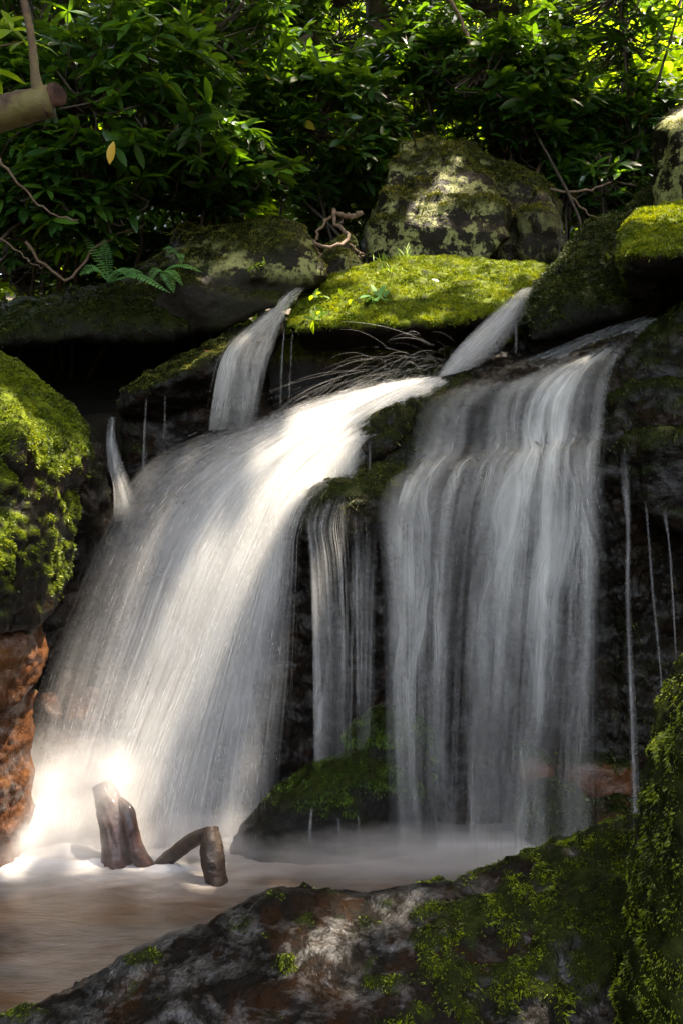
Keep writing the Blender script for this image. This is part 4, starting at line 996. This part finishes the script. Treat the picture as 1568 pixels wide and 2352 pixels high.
def branch_thing(label, paths, mat='twig', name='branch', cat='branch'):
    e = empty(name, P(*paths[0][0][0])); tag(e, label, cat)
    b = Bag()
    for pts, r0, r1 in paths:
        c = spline([P(*p) for p in pts], 20); c += 0.006 * rng.normal(size=c.shape)
        V, Q, T = tube(c, np.linspace(r0, r1, 20), 7); b.add(V, Q, T)
    b.build('wood', M[mat], e)
    return e
branch_thing('pale tangled driftwood root between the two lichened boulders', [
  ([(718,556,6.3),(740,565,6.25),(775,562,6.25),(800,545,6.3),(790,530,6.35),(770,515,6.4),(768,480,6.45)], 0.012, 0.014),
  ([(772,492,6.45),(800,497,6.4),(828,492,6.4)], 0.016, 0.018),
  ([(765,497,6.45),(735,522,6.4),(722,552,6.35)], 0.010, 0.008),
  ([(720,552,6.35),(735,590,6.3),(730,610,6.3)], 0.007, 0.004),
  ([(780,520,6.4),(784,500,6.45)], 0.006, 0.004),
  ([(805,560,6.3),(820,575,6.28),(837,585,6.26),(822,588,6.26)], 0.005, 0.003)], name='driftwood', cat='driftwood')
for (lb, paths) in [
  ('thick mossy trunk leaning through the leaves at top centre', [([(610,230,8.0),(650,170,8.2),(690,110,8.4),(735,50,8.6)], 0.055, 0.05)]),
  ('kinked thin branch hanging down right of centre among the leaves', [([(1010,-20,7.8),(1045,20,7.7),(1075,90,7.6),(1100,170,7.6),(1108,195,7.6)], 0.016, 0.010)]),
  ('straight reddish stem rising behind the lichen boulder', [([(1130,330,7.9),(1160,240,8.0),(1185,150,8.1),(1205,60,8.3)], 0.014, 0.010)]),
  ('leaning stem between the lichen boulder and the pillar', [([(1228,400,7.8),(1260,330,7.9),(1300,260,8.0),(1340,190,8.2)], 0.018, 0.009)]),
  ('long bare branch drooping over the right side of the lichen boulder', [([(1180,410,7.5),(1240,430,7.4),(1330,440,7.3),(1400,420,7.3)], 0.012, 0.008), ([(1300,438,7.35),(1330,475,7.3),(1365,500,7.2),(1400,520,7.1)], 0.008, 0.005)]),
  ('arching bare twigs low on the left side', [([(-40,520,5.6),(30,570,5.6),(100,620,5.7)], 0.006, 0.004), ([(-20,330,5.4),(20,390,5.4),(90,470,5.5),(180,510,5.6)], 0.008, 0.005), ([(60,560,5.8),(150,640,5.9),(230,560,6.0),(330,520,6.2)], 0.01, 0.006)]),
 ]:
    branch_thing(lb, paths, 'bark' if 'mossy' in lb else 'twig')

# ------------------------------------------------------------------ shrubs and trees
def whorls(centres, r, L=(0.11, 0.19), k=(6, 11), droop=0.15, base_rnd=None):
    P_, D_, U_, LL, WW, RR = [], [], [], [], [], []
    for c in centres:
        m = r.integers(k[0], k[1]); ax = np.array([r.normal() * 0.35, -0.25 + r.normal() * 0.3, 1.0]); ax /= np.linalg.norm(ax)
        a = np.cross(ax, [0.3, 1, 0.1]); a /= np.linalg.norm(a); b = np.cross(ax, a)
        ph = r.random() * 6.28; l0 = L[0] + (L[1] - L[0]) * r.random(); rb = r.random() * 0.75 if base_rnd is None else base_rnd
        for j in range(m):
            th = ph + 6.283 * j / m + r.normal() * 0.2
            el = r.normal(0.25, 0.28)
            d = (math.cos(th) * a + math.sin(th) * b) * math.cos(el) + ax * math.sin(el); d[2] -= droop
            P_.append(c); D_.append(d); U_.append(ax + 0.3 * r.normal(size=3)); l = l0 * (0.75 + 0.4 * r.random())
            LL.append(l); WW.append(l * (0.26 + 0.09 * r.random())); 
            RR.append(0.985 if r.random() < 0.008 else min(0.92, rb + 0.2 * r.random()))
    return leaf_cloud(np.array(P_), np.array(D_), np.array(U_), np.array(LL), np.array(WW), np.array(RR), 0.22)

def shrub(label, cx, cy, Y, rx, ry, rz, n, seed, mat='leaf', L=(0.10, 0.19), name='rhododendron', cat='shrub', root=None, group=None, shell=0.45):
    r = np.random.default_rng(seed)
    c = P(cx, cy, Y)
    n = int(n * 1.35)
    d = r.normal(size=(n, 3)); d /= np.linalg.norm(d, axis=1)[:, None]
    rad = (shell + (1 - shell) * r.random(n)) ** 0.8
    pts = c + d * rad[:, None] * np.array([rx, ry, rz]) 
    pts += 0.15 * np.stack([fbm(pts * 1.5, 2), fbm(pts * 1.5 + 9, 2), fbm(pts * 1.5 + 19, 2)], 1)
    gz = float(bank_h(np.array([c[0]]), np.array([c[1] + 0.3]))[0])
    by = max(c[1] + 0.3, 7.15); bx = c[0] * by / c[1] + r.normal() * 0.15; base = np.array([bx, by, float(bank_h(np.array([bx]), np.array([by]))[0]) - 0.1]) if root is None else np.array(root)
    e = empty(name, base); tag(e, label, cat, group)
    V, F, rr = whorls(pts, r, L)
    child('foliage', V, F, M[mat], e, smooth=False, attrs={'rnd': rr})
    b = Bag()
    hubs = c + r.normal(size=(3, 3)) * np.array([rx, ry, rz]) * 0.35
    for h in hubs:
        m_ = (base + h) / 2 + r.normal(size=3) * 0.28
        path = spline([base, m_, h], 12); V, Q, T = tube(path, np.linspace(0.017, 0.009, 12), 6); b.add(V, Q, T)
    for p in pts[:: max(1, n // 160)]:
        h = hubs[np.argmin(np.linalg.norm(hubs - p, axis=1))]
        m_ = (p + h) / 2 + r.normal(size=3) * 0.08 - np.array([0, 0, 0.05])
        path = spline([h, m_, p], 8); V, Q, T = tube(path, np.linspace(0.009, 0.0035, 8), 5, cap=False); b.add(V, Q)
    b.build('branches', M['bark_d'], e)
    return e
SH = [
 ('large near rhododendron with glossy leaves filling the upper left', 230, 250, 5.9, 0.85, 0.5, 0.62, 330, 101, 'leaf'),
 ('rhododendron spray hanging low over the ferns at left', 130, 440, 6.0, 0.7, 0.4, 0.32, 170, 102, 'leaf'),
 ('rhododendron reaching over the yellow-lichened boulder', 470, 400, 6.5, 0.55, 0.4, 0.32, 170, 103, 'leaf'),
 ('rhododendron at top left centre with lighter leaf tips', 440, 120, 7.0, 0.8, 0.5, 0.55, 260, 104, 'leaf'),
 ('dense dark rhododendron left of the lichen boulder', 720, 300, 7.6, 0.65, 0.5, 0.6, 280, 105, 'leaf'),
 ('rhododendron directly above the tall lichen boulder', 980, 190, 8.2, 0.75, 0.5, 0.65, 300, 106, 'leaf'),
 ('rhododendron with shiny drooping leaves right of centre', 1200, 200, 7.6, 0.55, 0.4, 0.5, 230, 107, 'leaf'),
 ('rhododendron behind the right end of the lichen boulder', 1290, 360, 8.3, 0.6, 0.5, 0.5, 240, 108, 'leaf'),
 ('rhododendron beside the stone pillar with brighter green leaves', 1440, 300, 8.2, 0.45, 0.4, 0.55, 190, 109, 'leaf'),
 ('rhododendron in the top right corner before the sunny gap', 1400, 60, 8.0, 0.7, 0.4, 0.35, 80, 110, 'leaf'),
 ('far rhododendron at the top edge left of the leaning trunk', 560, 20, 8.6, 0.8, 0.5, 0.5, 220, 111, 'leaf'),
 ('far rhododendron at the top edge, centre', 820, 60, 9.5, 0.9, 0.5, 0.6, 120, 112, 'leaf'),
 ('far rhododendron at the top edge, right of centre', 1120, 40, 9.6, 0.9, 0.5, 0.6, 140, 113, 'leaf'),
 ('rhododendron in the top left corner behind the snapped log', 60, 90, 6.8, 0.7, 0.5, 0.55, 220, 114, 'leaf'),
 ('shadowed low rhododendron behind the left ledge stone', 230, 560, 7.3, 0.9, 0.4, 0.4, 200, 115, 'leaf'),
 ('low rhododendron in the gap behind the driftwood root', 780, 480, 8.3, 0.5, 0.4, 0.5, 170, 116, 'leaf'),
 ('low bright rhododendron between the lichen boulder and the pillar', 1370, 430, 7.9, 0.45, 0.3, 0.28, 150, 117, 'leaf'),
 ('rhododendron filling the shade right of the tall lichen boulder', 1230, 330, 8.0, 0.45, 0.3, 0.35, 150, 118, 'leaf'),
]
for a in SH: shrub(*a, group=None)
# broadleaf trees: unseen near ones added for shade, far ones catch the sun
def tree(label, base, top, crad, cc, cr, n, seed, mat, L=(0.12, 0.2), keep=None, name='broadleaf_tree'):
    r = np.random.default_rng(seed)
    e = empty(name, base); tag(e, label, 'tree')
    path = spline([np.array(base), (np.array(base) + np.array(top)) / 2 + r.normal(size=3) * 0.1, np.array(top)], 24)
    V, Q, T = tube(path, np.linspace(crad, crad * 0.45, 24), 12); b = Bag(); b.add(V, Q, T)
    b.build('trunk', M['bark'], e)
    cc = np.array(cc); cr = np.array(cr)
    b = Bag()
    for k in range(16):
        d = r.normal(size=3); d /= np.linalg.norm(d); tip = cc + d * cr * 0.8
        if keep is not None and not keep(tip[None])[0]: continue
        st = path[-1 - r.integers(0, 8)]
        pth = spline([st, (st + tip) / 2 + np.array([0, 0, 0.3]), tip], 12)
        if keep is not None and not keep(pth).all(): continue
        V, Q, T = tube(pth, np.linspace(0.06, 0.012, 12), 6); b.add(V, Q, T)
    if b.n: b.build('branches', M['bark'], e)
    d = r.normal(size=(n, 3)); d /= np.linalg.norm(d, axis=1)[:, None]
    pts = cc + d * cr * (r.random(n) ** 0.4)[:, None]
    if keep is not None: pts = pts[keep(pts)]
    m = len(pts)
    dd = r.normal(size=(m, 3)); dd[:, 2] *= 0.5
    l = L[0] + (L[1] - L[0]) * r.random(m)
    up = np.tile([0, 0, 1.0], (m, 1)) + 0.45 * r.normal(size=(m, 3))
    V, F, rr = leaf_cloud(pts, dd, up, l, l * (0.5 + 0.2 * r.random(m)), np.clip(r.random(m) * 0.9, 0, 0.92), 0.15)
    child('crown', V, F, M[mat], e, attrs={'rnd': rr})
    return e
# gaps cut in the added canopy to aim sun spots: place reached, width
GAPS = [(725,700,6.15,.12),(830,660,6.35,.22),(960,640,6.45,.24),(1090,650,6.45,.22),(1200,640,6.45,.2),(1140,740,5.9,.03),
 (1010,860,5.8,.10),(940,880,5.77,.10),(870,905,5.73,.10),(800,940,5.7,.11),(740,990,5.62,.11),(690,1060,5.5,.11),(650,1150,5.42,.12),(612,1240,5.36,.12),(575,1330,5.32,.12),(540,1420,5.28,.12),(500,1510,5.25,.11),(460,1600,5.22,.10),(415,1690,5.18,.10),
 (660,1200,5.3,.06),(330,1150,5.5,.03),(280,1500,5.25,.04),
 (310,1780,5.1,.10),(190,1840,5.05,.20),(50,1900,4.95,.28),(240,1930,4.85,.16),(-60,1910,4.9,.28),(110,1620,5.2,.10),(200,1710,5.2,.06),
 (-10,900,4.8,.07),(-40,1000,4.6,.10),(0,1130,4.5,.03),(20,1290,4.5,.03),(60,1440,4.75,.2),(80,1530,4.75,.18),(20,1720,4.8,.22),
 (700,2075,2.85,.12),(770,2120,2.8,.10),(600,2240,2.75,.06),(860,2230,2.75,.03),(680,2180,2.8,.06),
 (1010,500,7.0,.10),(950,340,7.4,.03),(500,550,6.3,.05),(1540,500,6.0,.14),(1500,530,5.7,.08),(1330,570,6.2,.08),(1545,300,6.9,.2),
 (440,820,5.9,.08),(600,1700,5.1,.1),(1560,1650,2.5,.07),(1550,1560,2.6,.08),(480,1950,4.6,.12),
 (420,230,5.8,.1),(500,370,6.2,.08),(300,120,6.0,.12),(150,150,5.9,.05),(250,300,5.8,.04),(600,200,7,.2),(560,330,6.4,.12),(120,60,6.3,.15),(700,90,7.6,.2),(380,60,6.6,.2),(800,230,7.6,.12),(1050,230,8,.12),(1180,330,7.8,.1),(960,120,8.0,.15),(1200,120,7.6,.15),(1380,200,8,.2),(1450,330,8,.25)]
GP = np.array([P(a, b, c) for a, b, c, _ in GAPS]); GRd = np.array([g_[3] for g_ in GAPS])
def keep(p):
    rel = p[:, None] - GP[None]; al = (rel * SUN_DIR).sum(2)
    dist = np.linalg.norm(rel - al[..., None] * SUN_DIR, axis=2)
    ok = ~(((dist < GRd + 0.13) & (al > 0)).any(1))
    vis = (p[:, 2] > CAMZ + 0.58 * np.maximum(p[:, 1], 0) + 0.25) 
    return ok & vis
for k, (lb, bs, tp, cc, cr, n) in enumerate([  # unseen trees added to shade the scene, crowns culled along the sun rays
  ('tree out of frame on the left added to shade the pool, crown gapped for sun spots', (-6.5, 3.5, 1.2), (-5.0, 3.6, 12), (-2.2, 2.2, 11.0), (4.0, 5.0, 1.8), 5200),
  ('tree out of frame on the right added to shade the pool, crown gapped for sun spots', (7.0, 2.2, 1.6), (6.2, 2.6, 13), (3.4, 1.8, 11.5), (5.4, 5.0, 1.8), 8200),
  ('unseen tree on the left bank added to shade the falls, crown gapped for sun spots', (-6.2, 8.0, 2.2), (-4.6, 7.4, 12.5), (-1.6, 7.4, 11.6), (3.8, 3.0, 1.5), 1100),
  ('unseen tree on the right bank added to shade the falls, crown gapped for sun spots', (8.2, 7.5, 2.2), (6.8, 7.0, 13), (4.0, 7.2, 11.8), (4.8, 3.2, 1.6), 2500),
 ]):
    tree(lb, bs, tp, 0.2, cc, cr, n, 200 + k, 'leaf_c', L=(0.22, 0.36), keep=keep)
FT = [(-4.5,14,7.5),(-1.8,15,8.2),(0.6,14.5,8.0),(3.0,15,8.2),(5.2,14,7.2),(1.7,19,10),(-3.6,20,10.5),(6.5,19,9.5),(4.3,24,12),(-0.8,25,12)]
lbs = ['far sunlit tree at the upper left','far sunlit tree left of centre','far sunlit tree behind the centre shrubs','far sunlit tree right of centre','bright yellow-green tree in the top right corner',
 'farther tree between the centre crowns','farther tree high at the left','farther tree high at the right','distant tree filling the gap right of centre','distant tree filling the gap left of centre']
for k, (x_, y_, z_) in enumerate(FT):
    gz = float(bank_h(np.array([x_]), np.array([float(y_)]))[0])
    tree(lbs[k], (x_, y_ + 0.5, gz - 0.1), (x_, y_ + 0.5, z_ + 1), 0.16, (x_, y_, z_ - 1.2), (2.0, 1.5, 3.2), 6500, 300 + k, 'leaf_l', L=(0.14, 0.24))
for lb, x_, y_, r_ in [('dark upright tree trunk at the top edge right of centre', 875, 9.8, 0.17), ('slender pale trunk at the top edge near the right corner', 1418, 11.5, 0.06)]:
    p0 = P(x_, 600, y_); gz = float(bank_h(np.array([p0[0]]), np.array([float(y_)]))[0])
    tree(lb, (p0[0], y_, gz - 0.1), (p0[0] + 0.05, y_, 10.5), r_, (p0[0], y_, 10.6), (1.6, 1.4, 1.2), 900, 400 + x_, 'leaf_l')
r = np.random.default_rng(77)
n = 26000
pts = np.stack([r.uniform(-22, 22, n), r.uniform(30, 36, n), r.uniform(3, 26, n)], 1)
pts[:, 1] += 2.0 * fbm(pts * 0.25, 3)
dd = r.normal(size=(n, 3)); l = 0.5 + 0.3 * r.random(n)
V, F, rr = leaf_cloud(pts, dd, np.tile([0, -0.5, 1.0], (n, 1)) + 0.5 * r.normal(size=(n, 3)), l, l * 0.6, np.clip(r.random(n), 0, 0.92), 0.15)
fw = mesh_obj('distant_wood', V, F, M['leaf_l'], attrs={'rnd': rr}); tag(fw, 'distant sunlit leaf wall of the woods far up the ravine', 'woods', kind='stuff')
n = 19000  # unseen leaf ring added to block skylight, open behind the camera for fill
az = r.uniform(0.75, 2 * math.pi - 0.75, n); az = az[np.abs(az - math.pi) > 0.45]; n = len(az)
rr_ = r.uniform(13, 18, n)
pts = np.stack([rr_ * np.sin(az), 2 + rr_ * np.cos(az), r.uniform(0.5, 13, n)], 1)
dd = r.normal(size=(n, 3)); l = 0.6 + 0.3 * r.random(n)
V, F, rr = leaf_cloud(pts, dd, r.normal(size=(n, 3)), l, l * 0.6, np.clip(r.random(n), 0, 0.92), 0.15)
fw = mesh_obj('added_shade_wood', V, F, M['leaf_c'], attrs={'rnd': rr}); tag(fw, 'unseen leafy woods added at the sides and behind the viewer to cut skylight', 'woods', kind='stuff')
n = 26000  # unseen leaf layer added to darken overhead, culled along rays to sun spots
pts = np.stack([r.uniform(-15, 17, n), r.uniform(-2.5, 11, n), r.uniform(9.5, 13.5, n)], 1)
pts[:, 2] += 0.8 * fbm(pts * 0.3, 2)
pts = pts[keep(pts) & ~((pts[:, 1] < 1.4) & (np.abs(pts[:, 0]) < 5))]; n = len(pts)
dd = r.normal(size=(n, 3)); dd[:, 2] *= 0.5; l = 0.28 + 0.2 * r.random(n)
V, F, rr = leaf_cloud(pts, dd, np.tile([0, 0, 1.0], (n, 1)) + 0.5 * r.normal(size=(n, 3)), l, l * 0.62, np.clip(r.random(n), 0, 0.92), 0.15)
fw = mesh_obj('added_shade_canopy', V, F, M['leaf_c'], attrs={'rnd': rr}); tag(fw, 'unseen high leaf canopy added over the ravine for shade, gapped for sun spots', 'canopy', kind='stuff')
# ------------------------------------------------------------------ ferns, grass, seedlings
def frond(b, base, tip, sag, wid, npin=22, r=None):
    base = np.array(base); tip = np.array(tip)
    mid = (base + tip) / 2 + np.array([0, -0.02, sag])
    c = spline([base, mid, tip], npin)
    V, Q, T = tube(c, np.linspace(0.0022, 0.0008, npin), 4, cap=False); b.add(V, Q, a=0.8)
    t = np.gradient(c, axis=0); t /= np.linalg.norm(t, axis=1)[:, None]
    up = np.array([0.15, -0.55, 0.8]); s = np.cross(t, up); s /= np.linalg.norm(s, axis=1)[:, None]
    k = np.linspace(0, 1, npin); L = wid * np.sin(np.pi * np.clip(k * 0.85 + 0.15, 0, 0.985)) ** 0.8
    for sg in (-1, 1):
        d = s * sg + t * 0.35 + r.normal(size=s.shape) * 0.06 - np.array([0, 0, 0.15])
        V, F, rr = leaf_cloud(c, d, np.tile(up, (npin, 1)), L, np.full(npin, np.linalg.norm(tip - base) / npin * 0.85), np.full(npin, 0.3 + 0.5 * r.random()), 0.1)
        b.add(V, F, a=rr)
r = np.random.default_rng(5)
for lb, br, frs in [
  ('fern with two upright feathery fronds at the left', (250,640,5.9), [((240,545,5.95),0.02,0.045),((180,520,6.0),0.02,0.035)]),
  ('fern with broad drooping fronds spreading over the dark ledge', (250,645,5.85), [((185,630,5.7),0.06,0.06),((310,640,5.7),0.06,0.05),((355,655,5.7),0.07,0.05),((390,672,5.65),0.06,0.045)]),
  ('fern tuft hanging from the right part of the dark ledge', (375,625,6.0), [((345,645,5.85),0.04,0.035),((400,672,5.85),0.03,0.045),((420,655,5.85),0.04,0.035),((465,625,5.9),0.04,0.035),((440,618,5.9),0.03,0.03)]),
  ('small fern at the foot of the yellow-lichened boulder', (415,590,6.1), [((372,572,6.0),0.03,0.025),((380,585,6.0),0.03,0.025),((418,605,5.95),0.03,0.03)])]:
    e = empty('fern', P(*br)); tag(e, lb, 'fern')
    for tp, sg, wd in frs:
        b = Bag(); frond(b, P(*br), P(*tp), sg, wd, r=r); b.build('frond', M['fern'], e, smooth=False)
def tuft(label, c, n, L, seed, mat='leaf_l', spread=0.5, name='grass_tuft', cat='grass', wid=0.006):
    r = np.random.default_rng(seed); e = empty(name, P(*c)); tag(e, label, cat)
    pos = np.tile(P(*c), (n, 1)) + r.normal(size=(n, 3)) * np.array([0.03, 0.02, 0.0])
    d = r.normal(size=(n, 3)) * spread + np.array([0, 0, 1.0])
    V, F, rr = leaf_cloud(pos, d, np.tile([0.2, -1, 0.3], (n, 1)) + 0.3 * r.normal(size=(n, 3)), L * (0.6 + 0.6 * r.random(n)), np.full(n, wid), 0.5 + 0.4 * r.random(n), 0.5)
    child('blades', V, F, M[mat], e, attrs={'rnd': rr})
tuft('bright grass tuft on the crown of the mossy dome, left one', (885, 606, 6.6), 12, 0.10, 1)
tuft('tall bright grass tuft on the crown of the mossy dome, right one', (935, 596, 6.65), 12, 0.12, 2)
tuft('low grass sprouts on the upper face of the mossy dome', (900, 625, 6.45), 16, 0.07, 3)
for i_, (c, L_, lb, mt) in enumerate([((735,690,6.1),0.06,'leafy seedling at the left end of the mossy dome','leaf_l'),((868,690,6.03),0.09,'pale seedling with broad leaves on the front of the mossy dome','fern'),
   ((728,745,5.93),0.09,'round-leaved plant hanging off the left lip of the mossy dome','leaf_l'),((800,705,6.0),0.05,'row of tiny seedlings across the mossy dome','leaf_l'),((830,745,5.92),0.04,'tiny green sprig under the brow of the mossy dome','leaf_l'),
   ((590,625,6.05),0.04,'lone small sprig on the dark face of the lichened boulder','leaf_l')]):
    r = np.random.default_rng(50 + i_); e = empty('seedling', P(*c)); tag(e, lb, 'plant'); n = 9
    sp_ = 0.10 if 'row' in lb else 0.025
    pos = P(*c) + r.normal(size=(n, 3)) * np.array([sp_, 0.02, 0.02]) + np.array([0, -0.03, 0.02]); d = r.normal(size=(n, 3)) + np.array([0, -0.3, 0.2])
    V, F, rr = leaf_cloud(pos, d, np.tile([0, -0.7, 0.7], (n, 1)) + 0.3 * r.normal(size=(n, 3)), L_ * (0.6 + 0.5 * r.random(n)), L_ * 0.45 * (0.8 + 0.4 * r.random(n)), 0.4 + 0.5 * r.random(n), 0.15)
    child('leaves', V, F, M[mt], e, attrs={'rnd': rr})
for lb, c, L_, mt in [('pale fallen leaf lying on the mossy dome', (990,642,6.25), 0.05, 'pale'), ('reddish dead leaf on the upper part of the wet sloping slab', (470,806,5.99), 0.07, 'red'),
   ('smaller reddish dead leaf lower on the wet sloping slab', (492,822,5.9), 0.05, 'red'), ('yellowed leaf dangling under the near rhododendron', (262,325,5.35), 0.12, 'yellow')]:
    m_, nt_, ot_ = newmat('dead_leaf_' + mt); pb_ = nt_.nodes.new('ShaderNodeBsdfPrincipled'); pb_.inputs['Base Color'].default_value = {'pale': (0.4, 0.45, 0.3, 1), 'red': (0.16, 0.03, 0.015, 1), 'yellow': (0.5, 0.3, 0.02, 1)}[mt]
    nt_.links.new(pb_.outputs[0], ot_.inputs[0])
    d_ = np.array([[0.9, -0.3, -0.2]]) if mt != 'yellow' else np.array([[-0.25, 0.0, -1.0]])
    V, F, rr = leaf_cloud(np.array([P(*c)]), d_, np.array([[0.1, -0.6, 0.8]]), np.array([L_]), np.array([L_ * 0.42]), np.array([0.5]), 0.15)
    V = np.concatenate([V, V + np.array([0, 0, 0.0008])]); F = np.concatenate([F, F[:, ::-1] + len(V) // 2])
    V = V - P(*c); o = mesh_obj('fallen_leaf', V, F, m_, attrs={'rnd': np.concatenate([rr, rr])}); o.location = P(*c)
    tag(o, lb, 'leaf')
e = empty('leafy_twig', P(-40, 110, 3.6)); tag(e, 'near twig with bright yellow-green leaves above the snapped log', 'twig')
rt = np.random.default_rng(91)
pt = np.array([P(30, 70, 3.55), P(60, 95, 3.6), P(-20, 160, 3.6), P(0, 60, 3.7)])
V, F, rr = whorls(pt, rt, (0.09, 0.13), (4, 6)); child('leaves', V, F, M['leaf_l'], e, attrs={'rnd': rr})
b = Bag()
for q in pt:
    V, Q, T = tube(spline([P(-120, 130, 3.7), (P(-120, 130, 3.7) + q) / 2, q], 10), np.linspace(0.005, 0.003, 10), 5); b.add(V, Q, T)
b.build('stem', M['twig'], e)
print('faces', sum(len(o.data.polygons) for o in bpy.data.objects if o.type == 'MESH'))
